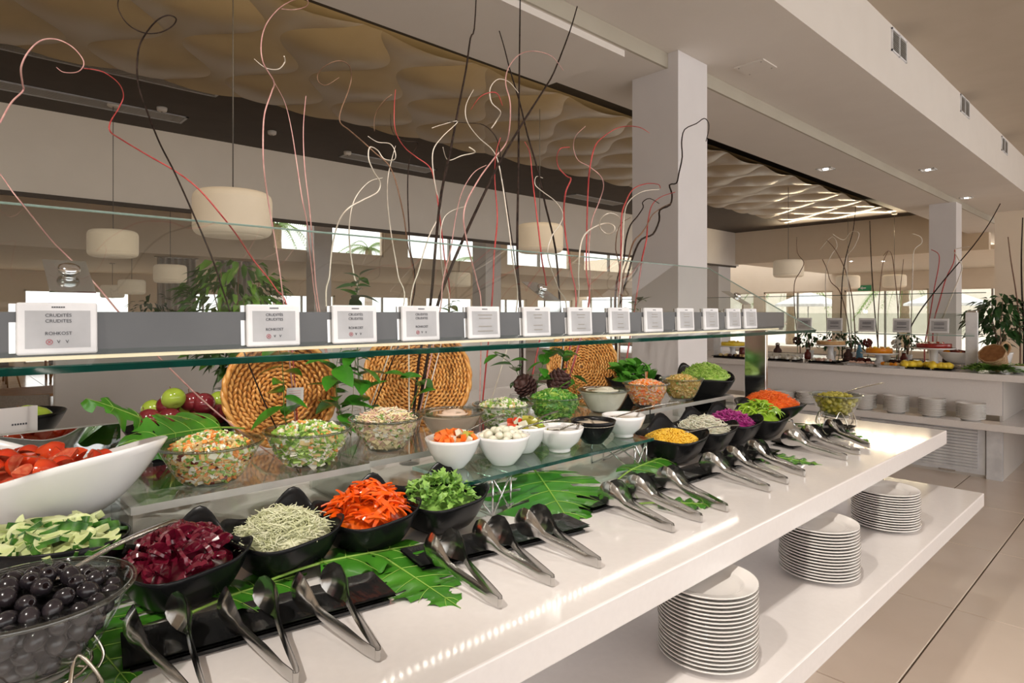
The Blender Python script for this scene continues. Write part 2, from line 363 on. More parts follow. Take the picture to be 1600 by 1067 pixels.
# bulkhead walls around the recess
sbox('wall_left', (XL-0.25, -6, ZBM), (XL, YF+0.2, 4.25), 'plaster', None, 'pale beam wall hanging above the dining area')
sbox('wall_back', (XL, YF, ZBM+0.05), (XC+0.4, YF+0.2, ZT+0.2), 'plaster_warm', None, 'beige beam wall across the far end of the ceiling recess')
sbox('wall_right', (-2.45, YW, 0), (6, YW+0.2, ZHI), 'plaster_warm', None, 'plain beige wall beside the tall potted plant')
sbox('trim_1', (XL-0.02, -6, ZBM-0.05), (XL+0.03, YF, ZBM), 'dark_brown', None, 'thin dark trim under the pale beam wall')
sbox('wall_front', (-24, -6.2, 0), (6, -6, 4.35), 'plaster_warm', None, 'plain unseen wall added behind the guests to cut light into the hall')  # unseen wall, added to stop light entering from behind
# distant outer walls with windows
wl = MB()
for a, b in (((-22.2, -6, 0), (-22, 26, 0.15)), ((-22.2, -6, 2.25), (-22, 26, 2.9))): wl.box(a, b)
struct('wall_left', wl, M['plaster_warm'], None, 'far outer wall above and below the long row of dining windows')
cl = MB()
for a, b in (((-14.2, -6, 2.78), (-14, 26, 3.02)), ((-14.2, -6, 3.85), (-14, 26, 4.35))): cl.box(a, b)
struct('wall_left', cl, M['plaster_warm'], None, 'high wall that carries the clerestory windows')
wn = 0
def window(plane, c0, c1, z0, z1, axis, nm=2, label='window'):
    """axis 'X': pane lies at X=plane between Y c0..c1; axis 'Y': at Y=plane between X c0..c1"""
    global wn; wn += 1
    f = MB(); t = 0.05
    def bx(a0, a1, b0, b1, d=0.05):
        if axis == 'X': f.box((plane-d, a0, b0), (plane+d, a1, b1))
        else: f.box((a0, plane-d, b0), (a1, plane+d, b1))
    bx(c0, c1, z0, z0+t); bx(c0, c1, z1-t, z1); bx(c0, c0+t, z0, z1); bx(c1-t, c1, z0, z1)
    r = f.build('window_%d' % wn, M['plaster_warm']); tag(r, label, None, None, 'structure')
    for i in range(1, nm):
        f = MB(); c = c0+(c1-c0)*i/nm; bx(c-0.025, c+0.025, z0+t, z1-t); f.build('mullion', M['grille_grey'], r)
    for i in range(nm):
        f = MB(); a = c0+(c1-c0)*i/nm+0.03; b = c0+(c1-c0)*(i+1)/nm-0.03; bx(a, b, z0+t, z1-t, 0.006); f.build('window_pane', M['glass'], r)
pi = MB()
y = -5.0; i = 0
while y < 25:
    window(-22.1, y, y+2.6, 0.15, 2.25, 'X', 2, 'tall daylit window in the far outer wall of the dining area')
    pi.box((-22.2, y+2.6, 0.15), (-22, y+3.4, 2.25)); y += 3.4; i += 1
struct('wall_left', pi, M['plaster_warm'], None, 'beige piers standing between the far dining windows')
y = 0.0; pi = MB(); pi.box((-14.2, -6, 3.02), (-14, 5.6, 3.85)); y = 5.6
while y < 24:
    window(-14.1, y, y+2.9, 3.02, 3.85, 'X', 2, 'bright clerestory window high above the dining area')
    pi.box((-14.2, y+2.9, 3.02), (-14, y+3.6, 3.85)); y += 3.6
struct('wall_left', pi, M['plaster_warm'], None, 'beige piers standing between the clerestory windows')
wb = MB(); wb.box((-22, 25, 2.42), (-1.2, 25.2, 4.3)); wb.box((-22, 25, 0), (-1.2, 25.2, 0.2)); x = -21.0
while x < -2:
    window(25.1, x, x+2.7, 0.2, 2.42, 'Y', 2, 'tall window with palms outside at the end of the hall')
    wb.box((x+2.7, 25, 0.2), (x+3.1, 25.2, 2.42)); x += 3.1
struct('wall_back', wb, M['plaster_warm'], None, 'end wall of the hall with a row of tall windows')
# square columns
def column(loc, w, h, label):
    b = MB(); b.box((0, 0, 0), (-w, w, h)); o = b.build('column', M['column_paint'], None, loc)
    tag(o, label, 'column', 'square columns of the hall'); return o
column((-2.514, 4.0, 0), 0.41, ZS1, 'square white column standing right behind the salad island')
column((-2.514, 12.3, 0), 0.38, ZS2, 'square white column standing behind the dessert counter')
column((-9.1, 16.6, 0), 0.7, ZBM, 'square beige column under the corner of the beam walls')
column((-13.6, 6.4, 0), 0.42, 4.25, 'slim square column among the far dining tables')
column((-11.5, 9.8, 0), 0.5, 4.25, 'thick square column beyond the pendant lamps')
# bulkhead vents
def vent(y, w, h, z, label):
    t = thing('wall_vent', label, 'vent', (XB, y, z))
    f = MB()
    for a, b in (((0, -w/2, -h/2), (0.012, w/2, -h/2+0.014)), ((0, -w/2, h/2-0.014), (0.012, w/2, h/2)), ((0, -w/2, -h/2), (0.012, -w/2+0.014, h/2)),
                 ((0, w/2-0.014, -h/2), (0.012, w/2, h/2)), ((0, -0.008, -h/2), (0.012, 0.008, h/2))): f.box(a, b)
    f.build('frame', M['label_white'], t)
    MB().box((0.0, -w/2+.01, -h/2+.01), (0.002, w/2-.01, h/2-.01)).build('backing', M['dark_brown'], t)
    sm = MB().box((-0.001, -w/2+.012, -0.004), (0.013, w/2-.012, 0.0), M=Matrix.Rotation(0.5, 4, 'Y')).mesh('slat', M['grille_grey'])
    n = int((h-0.03)/0.017)
    for i in range(n): put('slat', sm, t, (0, 0, -h/2+0.02+i*(h-0.03)/n))
for (px, py, lab) in ((1404, 72, 'white louvred air vent above the access panel'), (1507, 167, 'white louvred air vent midway along the bulkhead'), (1569, 228, 'white louvred air vent at the far end of the bulkhead')):
    q = P(px, py, X=XB); vent(q.y, 0.42, 0.20, q.z, lab)
# soffit fixtures
q = P(1180, 105, Z=ZS1)
t = thing('access_panel', 'square white access panel screwed to the soffit beside the column', 'panel', q)
MB().box((-0.12, -0.12, -0.008), (0.12, 0.12, 0.001)).build('cover', M['plaster'], t)
for a in (-.09, .09):
    for b in (-.09, .09): MB().lathe([(0.006, -0.011), (0.006, -0.008)], 8, c=(a, b, 0)).build('screw', M['grille_grey'], t)
def downlight(q, lab, s=0.09):
    t = thing('downlight', lab, 'light', q); b = MB()
    for i in range(4):
        b.box((-s, s-0.02, -0.006), (s, s, 0.002), M=Matrix.Rotation(i*PI/2, 4, 'Z'))
    b.build('frame', M['label_white'], t)
    MB().box((-s+.02, -s+.02, -0.002), (s-.02, s-.02, 0.001)).build('reflector', M['steel'], t)
    MB().lathe([(0.0, -0.014), (0.03, -0.01), (0.03, -0.002)], 16).build('bulb', M['lamp_on'], t)
downlight(P(1290, 264, Z=ZS2), 'square recessed downlight in the soffit beside the wavy panel')
downlight(P(1450, 265, Z=ZS1), 'square recessed downlight in the soffit beyond the access panel')
downlight(P(1510, 309, Z=ZS1), 'square recessed downlight in the soffit near the far column')
downlight(P(1520, 360, Z=ZS1), 'square recessed downlight beyond the far column')
for px, lab in ((1330, 'small recessed downlight in the far room ceiling behind the dessert twigs'), (1380, 'small recessed downlight in the far room ceiling above the last lamps'), (1500, 'small recessed downlight in the soffit right of the far column')): downlight(P(px, 408, Z=3.049) if px < 1450 else P(px, 398, Z=ZS2), lab, 0.07)
# linear grilles and detectors on the dark recess top
def grille(q, w, l, lab):
    t = thing('ceiling_grille', lab, 'grille', q)
    b = MB()
    for a, c in (((-w/2, -l/2), (w/2, -l/2+.03)), ((-w/2, l/2-.03), (w/2, l/2)), ((-w/2, -l/2), (-w/2+.03, l/2)), ((w/2-.03, -l/2), (w/2, l/2))):
        b.box((a[0], a[1], -0.012), (c[0], c[1], 0.0))
    b.build('frame', M['label_screen'], t)
    sm = MB().box((-0.01, -l/2+.03, -0.008), (0.01, l/2-.03, 0.0)).mesh('slat', M['grille_grey'])
    n = int((w-.06)/.035)
    for i in range(n+1): put('slat', sm, t, (-w/2+.03+.0175+i*(w-.06)/(n+.6), 0, 0))
for (px, py, l, lab) in ((120, 155, 2.2, 'long linear air grille near the window side of the dark recess'), (600, 258, 1.6, 'short linear air grille in the dark recess beyond the pendant lamps'), (930, 312, 1.6, 'linear air grille in the dark recess left of the white column')):
    q = P(px, py, Z=ZT); grille((max(q.x, XL+0.5), q.y, ZT), 0.32, l, lab)
q = P(130, 108, Z=ZT); grille((-7.0, q.y, ZT), 0.42, 2.4, 'long linear air grille beside the wavy gold panel')
for (px, py) in ((425, 205), (543, 237), (253, 168)):
    t = thing('smoke_detector', 'small round smoke detector on the dark recess ceiling', 'detector', P(px, py, Z=ZT), group='detectors in the dark recess')
    MB().lathe([(0.03, -0.05), (0.05, -0.04), (0.055, -0.02), (0.055, 0)], 20).build('housing', M['plaster'], t)
    MB().lathe([(0.008, -0.058), (0.014, -0.05)], 10).build('sensor', M['grille_grey'], t)
# pendant lamps
def make_pendant():
    t = thing('pendant_lamp', 'x', 'lamp')
    pr = []; R, H = 0.25, 0.30
    for i in range(6): a = PI/2*i/5; pr.append((R-0.05+0.05*math.sin(a), -H/2+0.05-0.05*math.cos(a)))
    n = 18
    for i in range(n*2+1): pr.append((R+(0.0025 if i % 2 else 0), -H/2+0.05+(H-0.1)*i/(2*n)))
    for i in range(1, 6): a = PI/2*i/5; pr.append((R-0.05+0.05*math.cos(a), H/2-0.05+0.05*math.sin(a)))
    pr = [(0.09, H/2) if 0 else q for q in pr] + [(0.03, H/2+0.004)]
    b = MB(); b.lathe(pr, 40); b.build('shade', M['lamp_shade'], t)
    MB().lathe([(0.0, -H/2-.012), (0.05, -H/2-.006), (0.2, -H/2-.002), (0.2, -H/2+.002)], 32).build('diffuser', M['lamp_shade'], t)
    return t
pend = make_pendant(); first = True
cords = {}
for (x, y, z, top, lab) in ((-4.41, 1.49, 2.27, ZT, 'round cream pendant lamp beside the palm-side clerestory, largest of its row'),
        (-8.27, 1.48, 2.38, ZT, 'round cream pendant lamp hung from the dark recess near the linear grilles'),
        (-4.68, 4.75, 2.39, ZT, 'round cream pendant lamp just left of the white column'),
        (-11.6, 2.9, 2.25, 4.25, 'round cream pendant lamp beside the large leafy bush'),
        (-14.9, 3.0, 2.13, 2.78, 'small round cream pendant lamp over the far dining tables'),
        (-17.4, 3.1, 2.10, 2.78, 'small round cream pendant lamp nearest the far dining windows'),
        (-4.7, 11.0, 2.37, ZT, 'round cream pendant lamp above the dessert counter'),
        (-5.25, 15.5, 2.30, ZT, 'round cream pendant lamp hung near the end beam wall'),
        (-4.66, 16.8, 2.35, ZT, 'round cream pendant lamp hung close to the far white column'),
        (-10.5, 8.2, 2.3, 4.25, 'round cream pendant lamp behind the tangle of curly twigs')):
    if first: t = pend; t.location = (x, y, z); t['label'] = lab; first = False
    else: t = dup(pend, (x, y, z), None, lab)
    t['group'] = 'drum pendant lamps'
    cords[len(cords)] = (t, top-z)
for t, L in cords.values():
    MB().tube([(0, 0, 0.15), (0, 0, L)], 0.004, 6).build('cord', M['cord'], t)
    MB().lathe([(0.05, L-0.03), (0.06, L-0.02), (0.06, L)], 20).build('canopy', M['plaster'], t)
# ================================================================== SALAD ISLAND
ZC = 1.018; XF = -0.786; YE = 3.66; ZL = 0.741; XLF = -0.635; YLE = 3.65; XBK = -3.6
def rbox(a, b, r=0.004, seg=2):
    bm = bmesh.new(); bmesh.ops.create_cube(bm, size=1)
    for v in bm.verts:
        v.co = Vector([a[i]+(b[i]-a[i])*(v.co[i]+.5) for i in range(3)])
    bmesh.ops.bevel(bm, geom=bm.edges[:], offset=r, segments=seg, profile=0.5, affect='EDGES')
    mb = MB(); bm.verts.index_update()
    mb.add([v.co.copy() for v in bm.verts], [tuple(v.index for v in f.verts) for f in bm.faces]); bm.free(); return mb
isl = thing('buffet_island', 'long white quartz salad island with an overhanging lower plate shelf', 'counter', (-2.2, 1.2, 0))
def ipart(name, mb, m, par=None):
    o = mb.build(name, m, par or isl)
    if not par: o.location = (2.2, -1.2, 0)
    return o
ipart('counter_top', rbox((XBK, -2.5, ZC-0.068), (XF, YE, ZC)), M['quartz'])
ipart('lower_shelf', rbox((XBK-0.1, -2.5, ZL-0.062), (XLF, YLE, ZL)), M['quartz'])
ipart('support_wall', MB().box((XBK+0.3, -2.3, ZL), (-1.12, 3.3, ZC-0.068)), M['quartz'])
ipart('base', MB().box((XBK+0.4, -2.3, 0), (-1.25, 3.3, ZL-0.062)), M['plaster'])
ipart('plinth', MB().box((XBK+0.45, -2.3, 0), (-1.3, 3.25, 0.08)), M['grille_grey'])
# low partition behind the island
wlp = MB().box((-4.1, 0.46, 0), (-4.02, 3.9, 1.52)); o = struct('wall_front', wlp, M['partition'], None, 'low pale partition standing behind the salad island')
# ------------------------------------------------------------------ sneeze guard
XG, ZG, XT, ZTG, YG = -1.386, 1.4963, -2.044, 1.877, 3.60
sl_a = math.atan2(ZTG-ZG, XG-XT)
sg = thing('sneeze_guard', 'slanted glass sneeze guard with green edges and steel label rail', 'sneeze guard', (XG, 1.0, ZC))
def gp(name, mb, m, par=None):
    o = mb.build(name, m, par or sg)
    if not par: o.location = (-XG, -1.0, -ZC)
    return o
dn = Vector((math.sin(sl_a), 0, math.cos(sl_a)))           # pane normal, up and towards the guests
def pp(s, y, h=0.0):                                         # s: 0 front edge .. 1 back edge
    return Vector((XG+(XT-XG)*s, y, ZG+(ZTG-ZG)*s))+dn*h
def slab(s0, s1, y0, y1, h0, h1):
    v = [pp(s0, y0, h0), pp(s1, y0, h0), pp(s1, y1, h0), pp(s0, y1, h0), pp(s0, y0, h1), pp(s1, y0, h1), pp(s1, y1, h1), pp(s0, y1, h1)]
    return MB().add(v, [(0,1,2,3),(7,6,5,4),(0,4,5,1),(1,5,6,2),(2,6,7,3),(3,7,4,0)])
pn = MB(); pn.add([pp(0.004, -2, .005), pp(0.996, -2, .005), pp(0.996, YG, .005), pp(0.004, YG, .005)], [(0, 1, 2, 3)])
gp('glass_pane', pn, M['pane'])
ga = gp('front_edge', slab(-0.002, 0.004, -2, YG, -0.008, 0.007), M['edge_green'])
gp('light_strip', MB().box((-1.450, -2, ZG+.014), (-1.438, 3.25, ZG+.021)), M['led_diffuser'])
gp('back_edge', slab(0.998, 1.0, -2, YG, 0.0, 0.006), M['edge_light'])
gp('end_edge', slab(0.0, 1.0, YG-0.001, YG+0.0025, 0.0, 0.006), M['edge_light'])
XR = -1.432
gp('label_rail', MB().box((XR-0.006, -2, ZG+0.022), (XR, 3.30, 1.601)), M['rail_steel'])
# LED strip below the pane, small diodes
ls = gp('led_strip', MB().box((XG-0.150, -1.5, ZG-0.012), (XG-0.138, 3.2, ZG-0.006)), M['label_white'])
lm = MB().box((-0.003, -0.003, -0.002), (0.003, 0.003, 0.0)).mesh('diode', M['led'])
for i in range(150): put('diode', lm, ls, (XG-0.144, -1.2+i*0.028, ZG-0.012))
def bracket(y, tall=False):
    b = MB(); s0, s1 = 0.40, 0.60
    v = [pp(s0, y-.042, -.006), pp(s1, y-.042, -.006), pp(s1, y+.042, -.006), pp(s0, y+.042, -.006)]
    t = [q+dn*0.003 for q in v]
    b.add(v+t, [(0,1,2,3),(7,6,5,4),(0,4,5,1),(1,5,6,2),(2,6,7,3),(3,7,4,0)])
    q = pp(s0, y); b.box((q.x-0.012, y-.042, ZG+0.035), (q.x-0.004, y+.042, q.z-0.004)); b.box((q.x-.006, y-.02, ZG+.04), (XR-.006, y+.02, ZG+.046))
    o = gp('bracket', b, M['chrome'])
    c = pp(0.50, y); R = Matrix.Rotation(sl_a, 4, 'Y')
    bl = MB(); pr = [(0.0, .024), (.012, .023), (.020, .019), (.022, .013), (.020, .007), (.013, .006), (.013, -.004)]
    vv = []
    n = 24
    for (r, z) in pr:
        for j in range(n): vv.append(c+(R @ Vector((r*math.cos(2*PI*j/n), r*math.sin(2*PI*j/n), z))))
    bl.add(vv, [(i*n+j, i*n+(j+1) % n, (i+1)*n+(j+1) % n, (i+1)*n+j) for i in range(len(pr)-1) for j in range(n)], sm=True)
    k = bl.build('bolt', M['chrome'], o)
for y in (0.221, 1.75, 3.33): bracket(y)
# chrome end posts
for y in (3.33, -1.9):
    gp('post', rbox((-1.66, y-0.015, ZC), (-1.54, y+0.015, 1.60), 0.003), M['chrome'])
    gp('post_foot', rbox((-1.68, y-0.04, ZC), (-1.52, y+0.04, ZC+0.008), 0.002), M['chrome'])
# ------------------------------------------------------------------ electronic name labels
def text_mesh(body, size, m):
    cu = bpy.data.curves.new('txt', 'FONT'); cu.body = body; cu.size = size; cu.align_x = 'CENTER'; cu.align_y = 'CENTER'; cu.extrude = 0.0002
    cu.resolution_u = 3
    o = bpy.data.objects.new('txt', cu); COL.objects.link(o)
    dg = bpy.context.evaluated_depsgraph_get(); me = bpy.data.meshes.new_from_object(o.evaluated_get(dg))
    bpy.data.objects.remove(o); me.materials.clear(); me.materials.append(m); me.name = 'printed_text'; return me
LW, LH = 0.123, 0.096
lab_frame = rbox((-0.011, -LW/2, 0), (0, LW/2, LH), 0.004, 3).mesh('label_frame', M['label_white'])
lab_screen = MB().box((-0.001, -LW/2+.012, 0.012), (0.0006, LW/2-.012, LH-.015)).mesh('label_screen', M['label_screen'])
T = {k: text_mesh(k, s, M['ink']) for k, s in (('CRUDITÉS', .0088), ('CRUDITES', .0088), ('ROHKOST', .0088))}
iconV = text_mesh('V', .0085, M['ink'])
ring = MB().tube([(0.0048*math.cos(a*PI/10), 0.0048*math.sin(a*PI/10), 0) for a in range(21)], 0.0005, 5)
ring.box((-.0035, -.0005, -.0003), (.0035, .0005, .0003), M=Matrix.Rotation(.8, 4, 'Z')); ring.box((-.003, -.0005, -.0003), (.003, .0005, .0003), M=Matrix.Rotation(-.8, 4, 'Z'))
ring_me = ring.mesh('printed_text', M['ink_red'])
def bars(w):
    return MB().box((-w/2, -.0013, 0), (w/2, .0013, .0003)).mesh('printed_line', M['grille_grey'])
logo = MB()
for i, x in enumerate((-.009, -.0055, -.002, .0015, .005, .0085)): logo.box((x-.0014, -.0012, 0), (x+.0014, .0012, .0003))
logo_me = logo.mesh('printed_logo', M['ink'])
RT = Euler((PI/2, 0, PI/2))                                   # text x -> +Y world, text y -> +Z, faces +X
lx = [91.5, 429, 556, 659, 758, 840.5, 908, 969.5, 1023, 1073, 1112.5, 1148, 1174]
labs = ['first electronic label by the round chrome bolt, reading CRUDITÉS CRUDITES ROHKOST', 'electronic label reading CRUDITÉS and ROHKOST in front of the large leafy bush', 'electronic label reading CRUDITÉS and ROHKOST above the first wicker basket',
        'electronic label reading CRUDITES and ROHKOST above the second wicker basket', 'electronic label with two long lines above the red twig base', 'electronic label below the middle chrome bracket',
        'electronic label above the upright third wicker basket', 'electronic label beside the white column, before it', 'electronic label right in front of the grey side of the column', 'electronic label in front of the bright side of the column',
        'electronic label just past the white column', 'electronic label second from the chrome end post', 'electronic label next to the chrome end post']
for i, x in enumerate(lx):
    q = P(x, 500, X=XR+0.012)
    t = thing('shelf_label', labs[i], 'label', (XR+0.014, q.y, ZG+0.026), (0, -0.05, 0), 'electronic labels on the sneeze guard')
    put('frame', lab_frame, t); put('screen', lab_screen, t)
    def tx(me, y, z): put(me.name.split('.')[0], me, t, (0.0012, y, z), RT)
    put('printed_logo', logo_me, t, (0.0006, 0, LH-.0085), RT)
    if i < 4:
        tx(T['CRUDITÉS' if i < 3 else 'CRUDITES'], 0, .072); tx(T['CRUDITES'], 0, .0615); tx(T['ROHKOST'], 0, .0385)
        tx(ring_me, -.014, .023); tx(iconV, 0, .023); tx(iconV, .013, .023)
    else:
        for wd, z in ((.056, .070), (.048, .060), (.052, .036), (.060, .022)): tx(bars(wd*(1 if i == 4 else rnd(.6, .9))), 0, z)
    # clear plastic clip edge beside the label
    MB().box((-0.016, -LW/2-.010, .004), (-0.011, -LW/2+.02, LH-.002)).build('clip', M['steel'], t)
# ------------------------------------------------------------------ risers
ZR, XR1 = 1.17, -1.57
def riser(y0, y1, xf, xb, lab, z=ZR):
    t = thing('acrylic_riser', lab, 'riser', ((xf+xb)/2, (y0+y1)/2, ZC), group='clear acrylic risers')
    w, l, h = xf-xb, y1-y0, z-ZC
    b = rbox((-w/2, -l/2, h-0.016), (w/2, l/2, h), 0.001, 1); b.build('top', M['acrylic'], t)
    MB().box((w/2-.001, -l/2, h-.017), (w/2+.001, l/2, h+.0005)).build('front_edge', M['edge_light'] if 0 else M['acrylic_edge'], t)
    for s in (-1, 1): MB().box((-w/2, s*l/2-.004, 0), (w/2, s*l/2+.004, h-.016)).build('side', M['acrylic'], t)
mk('acrylic_edge', (0.50, 0.50, 0.47), 0.12, col2=(0.58, 0.57, 0.54), nscale=12)
riser(0.314, 0.905, XR1, -1.95, 'clear acrylic riser under the grain salad and green salad bowls')
riser(0.915, 1.62, XR1-.02, -1.95, 'clear acrylic riser under the pasta salad and pink dressing bowls')
riser(1.63, 2.30, XR1-.02, -1.95, 'clear acrylic riser under the leaf salad and white cream bowls')
riser(2.31, 3.05, XR1-.02, -1.95, 'clear acrylic riser under the orange salad and mustard grain bowls')
# green glass shelf on chrome wire stands
XS, ZS, YS0, YS1 = -1.314, 1.14, 1.043, 1.93
t = thing('glass_shelf', 'green glass shelf on chrome wire stands carrying small dressing bowls', 'shelf', (XS-.16, 1.49, ZC))
def sp(n, mb, m): o = mb.build(n, m, t); o.location = (-(XS-.16), -1.49, -ZC); return o
sp('glass_plate', MB().box((XS-.245, YS0, ZS-.009), (XS-.002, YS1, ZS)), M['greenglass'])
sp('glass_edge', MB().box((XS-.002, YS0, ZS-.010), (XS, YS1, ZS+.0004)), M['edge_green'])
sp('glass_edge', MB().box((XS-.245, YS0-.001, ZS-.010), (XS, YS0+.001, ZS+.0004)), M['edge_light'])
for y in (YS0+.12, YS1-.09):
    b = MB(); x0, x1 = XS-.02, XS-.22; zt = ZS-.012; z0 = ZC+.004
    for x in (x0, x1): b.tube([(x, y, z0), (x, y, zt)], .0035, 6); b.tube([(x, y+.07, z0), (x, y+.07, zt)], .0035, 6)
    for yy in (y, y+.07): b.tube([(x0, yy, zt), (x1, yy, zt)], .0035, 6); b.tube([(x0, yy, z0), (x1, yy, zt)], .003, 6); b.tube([(x1, yy, z0), (x0, yy, zt)], .003, 6)
    b.tube([(x0, y, zt), (x0, y+.07, zt)], .0035, 6); b.tube([(x0, y, z0), (x0, y+.07, zt)], .003, 6); b.tube([(x0, y+.07, z0), (x0, y, zt)], .003, 6)
    sp('wire_stand', b, M['chrome'])
# mirrored back panel behind the tomato dish
q = P(90, 720, X=-1.98)
t = thing('mirror_panel', 'low mirrored panel standing behind the white tomato dish', 'mirror', (-2.11, .02, ZC), (0, 0, 0))
MB().box((-.004, -.55, 0), (0, .376, .257)).build('mirror_face', M['mirror'], t)
MB().box((-.012, -.55, 0), (-.004, .376, .260)).build('backing', M['grille_grey'], t)
# plates on the lower shelf
def plate_mesh(R, h):
    pr = [(0.0, .004), (R*.62, .004), (R*.66, .006), (R*.70, .0125), (R*.74, .015), (R*.985, h), (R, h+.001), (R, h-.002), (R*.97, h-.005), (R*.72, .009), (R*.64, .0), (0, 0)]
    b = MB(); b.lathe(pr, 48); return b.mesh('dinner_plate', M['plate_ceramic'])
pm = plate_mesh(.121, .021)
for (px, py, n, lab) in ((1105, 1022, 19, 'white dinner plate in the plate stack beneath the tongs without food above'), (1279, 896, 17, 'white dinner plate in the middle plate stack on the lower shelf'), (1383, 822, 15, 'white dinner plate in the plate stack nearest the island end')):
    q = P(px, py, Z=ZL)
    lab = {19: 'white dinner plate in the tallest stack of the lower shelf', 17: 'white dinner plate in the middle stack of the lower shelf', 15: 'white dinner plate in the stack by the steel cutlery pot'}[n]
    for i in range(n):
        o = put('dinner_plate', pm, None, (q.x+rnd(-.0015, .0015), q.y+rnd(-.0015, .0015), ZL+.0005+i*.0096), (0, 0, rnd(0, 6)))
        tag(o, ('topmost ' if i == n-1 else 'lowest ' if i == 0 else '')+lab, 'plate', 'dinner plates on the lower shelf, stack of %d' % n)
q = P(1400, 738, Z=ZL); q.y = min(q.y, 3.4)
t = thing('cutlery_pot', 'small shiny steel pot behind the plates on the lower shelf', 'pot', q)
MB().lathe([(.045, 0), (.05, .004), (.052, .07), (.055, .075), (.053, .078), (.049, .07), (.047, .01), (0, .008)], 28).build('body', M['chrome'], t)
MB().lathe([(.0555, .03), (.0565, .035), (.0555, .04)], 28).build('band', M['steel'], t)
# ================================================================== BOWLS AND FOOD
def bowl(rf, zf, foot=.45, p=.6, th=.004, n=48, k=8, floor=.006):
    """outer and inner skin of a bowl; rf, zf: rim radius and rim height by angle"""
    b = MB(); vs = []; fs = []
    A = [2*PI*j/n for j in range(n)]
    prof = [(foot+(1-foot)*(i/k)**p, i/k) for i in range(k+1)]
    rows = []
    for (r, t) in prof: rows.append([(rf(a)*r*math.cos(a), rf(a)*r*math.sin(a), zf(a)*t) for a in A])
    rows.append([(max(rf(a)-th*.5, .001)*math.cos(a), (rf(a)-th*.5)*math.sin(a), zf(a)+th*.4) for a in A])
    for (r, t) in reversed(prof): rows.append([((rf(a)*r-th)*math.cos(a), (rf(a)*r-th)*math.sin(a), max(zf(a)*t, floor)) for a in A])
    for q in rows: vs += q
    m = len(rows)
    for i in range(m-1):
        for j in range(n): fs.append((i*n+j, i*n+(j+1) % n, (i+1)*n+(j+1) % n, (i+1)*n+j))
    fs.append(tuple(reversed(range(n)))); fs.append(tuple((m-1)*n+j for j in range(n)))
    b.add(vs, fs, 0, True); return b
def glass_bowl_mesh(R, h):
    b = MB(); n = 48; k = 8
    pr = [(R*(.5+.5*(i/k)**.75), h*i/k) for i in range(k+1)]
    b.lathe(pr, n); b.f.pop(); b.m.pop(); b.sm.pop()
    b.lathe([(R-.002, h-.0035), (R+.0035, h-.0035), (R+.0055, h), (R+.0035, h+.0035), (R-.002, h+.0035), (R-.004, h), (R-.002, h-.0035)], n, 1)
    b.lathe([(R*.47, .0), (R*.5, .0), (R*.51, .004), (R*.5, .006), (R*.47, .004)], n, 1)
    return b.mesh('glass_bowl', [M['glass'], M['glass_rim']])
_gb = {}
def glass_bowl(name, lab, loc, R, h):
    k = (R, h)
    if k not in _gb: _gb[k] = glass_bowl_mesh(R, h)
    o = put(name, _gb[k], None, loc); tag(o, lab, 'bowl', 'clear glass salad bowls'); return o
def rotrand(): return Matrix(Euler((rnd(0, 6.3), rnd(0, 6.3), rnd(0, 6.3))).to_matrix()).to_4x4()
def chip(b, c, M3, sx, sy, sz, mi):
    vs = [Vector(c)+(M3 @ Vector((x*sx, y*sy, z*sz))) for x, y, z in ((-1,-1,-1),(1,-.7,-1),(.8,1,-1),(-1,.8,-1),(-.8,-1,1),(1,-1,1),(1,.8,1),(-.9,1,1))]
    b.add(vs, [(0,3,2,1),(4,5,6,7),(0,1,5,4),(1,2,6,5),(2,3,7,6),(3,0,4,7)], mi, False)
def strand(b, c, L, r, mi, lie=.5, curl=.5, n=4):
    a = rnd(0, 6.3); e = rnd(-lie, lie); d = Vector((math.cos(a)*math.cos(e), math.sin(a)*math.cos(e), math.sin(e)))
    s = d.cross(Vector((rnd(-1, 1), rnd(-1, 1), rnd(-1, 1)))).normalized(); cv = rnd(-curl, curl)*L
    pts = [Vector(c)+d*L*(t/n-.5)+s*cv*(1-(2*t/n-1)**2) for t in range(n+1)]
    b.tube(pts, [r*.6]+[r]*(n-1)+[r*.6], 4, mi, sm=False)
def dome(b, R, z0, h, mi=0, n=28, k=6, jit=.004, sx=1, sy=1):
    vs = []; fs = []
    for i in range(k+1):
        t = i/k; r = R*(1-t)
        for j in range(n):
            q = 2*PI*j/n; rr = r*(1+rnd(-.05, .05)); vs.append((rr*math.cos(q)*sx, rr*math.sin(q)*sy, z0+h*(1-(1-t)**2)+rnd(-jit, jit)))
    for i in range(k):
        for j in range(n): fs.append((i*n+j, i*n+(j+1) % n, (i+1)*n+(j+1) % n, (i+1)*n+j))
    b.add(vs, fs, mi, True)
def moundpt(R, z0, h, pw=2):
    r = math.sqrt(random.random()); a = rnd(0, 2*PI)
    return Vector((R*r*math.cos(a), R*r*math.sin(a), z0+h*(1-r**pw)))
def spread(n, f, dmin, tries=40):
    out = []
    for i in range(n):
        for k in range(tries):
            q = f()
            if all((q-o).length > dmin for o in out): out.append(q); break
    return out
def stuff(name, mb, mats, loc, lab, cat):
    o = mb.build(name, [M[k] for k in mats], None, loc); tag(o, lab, cat, None, 'stuff'); return o
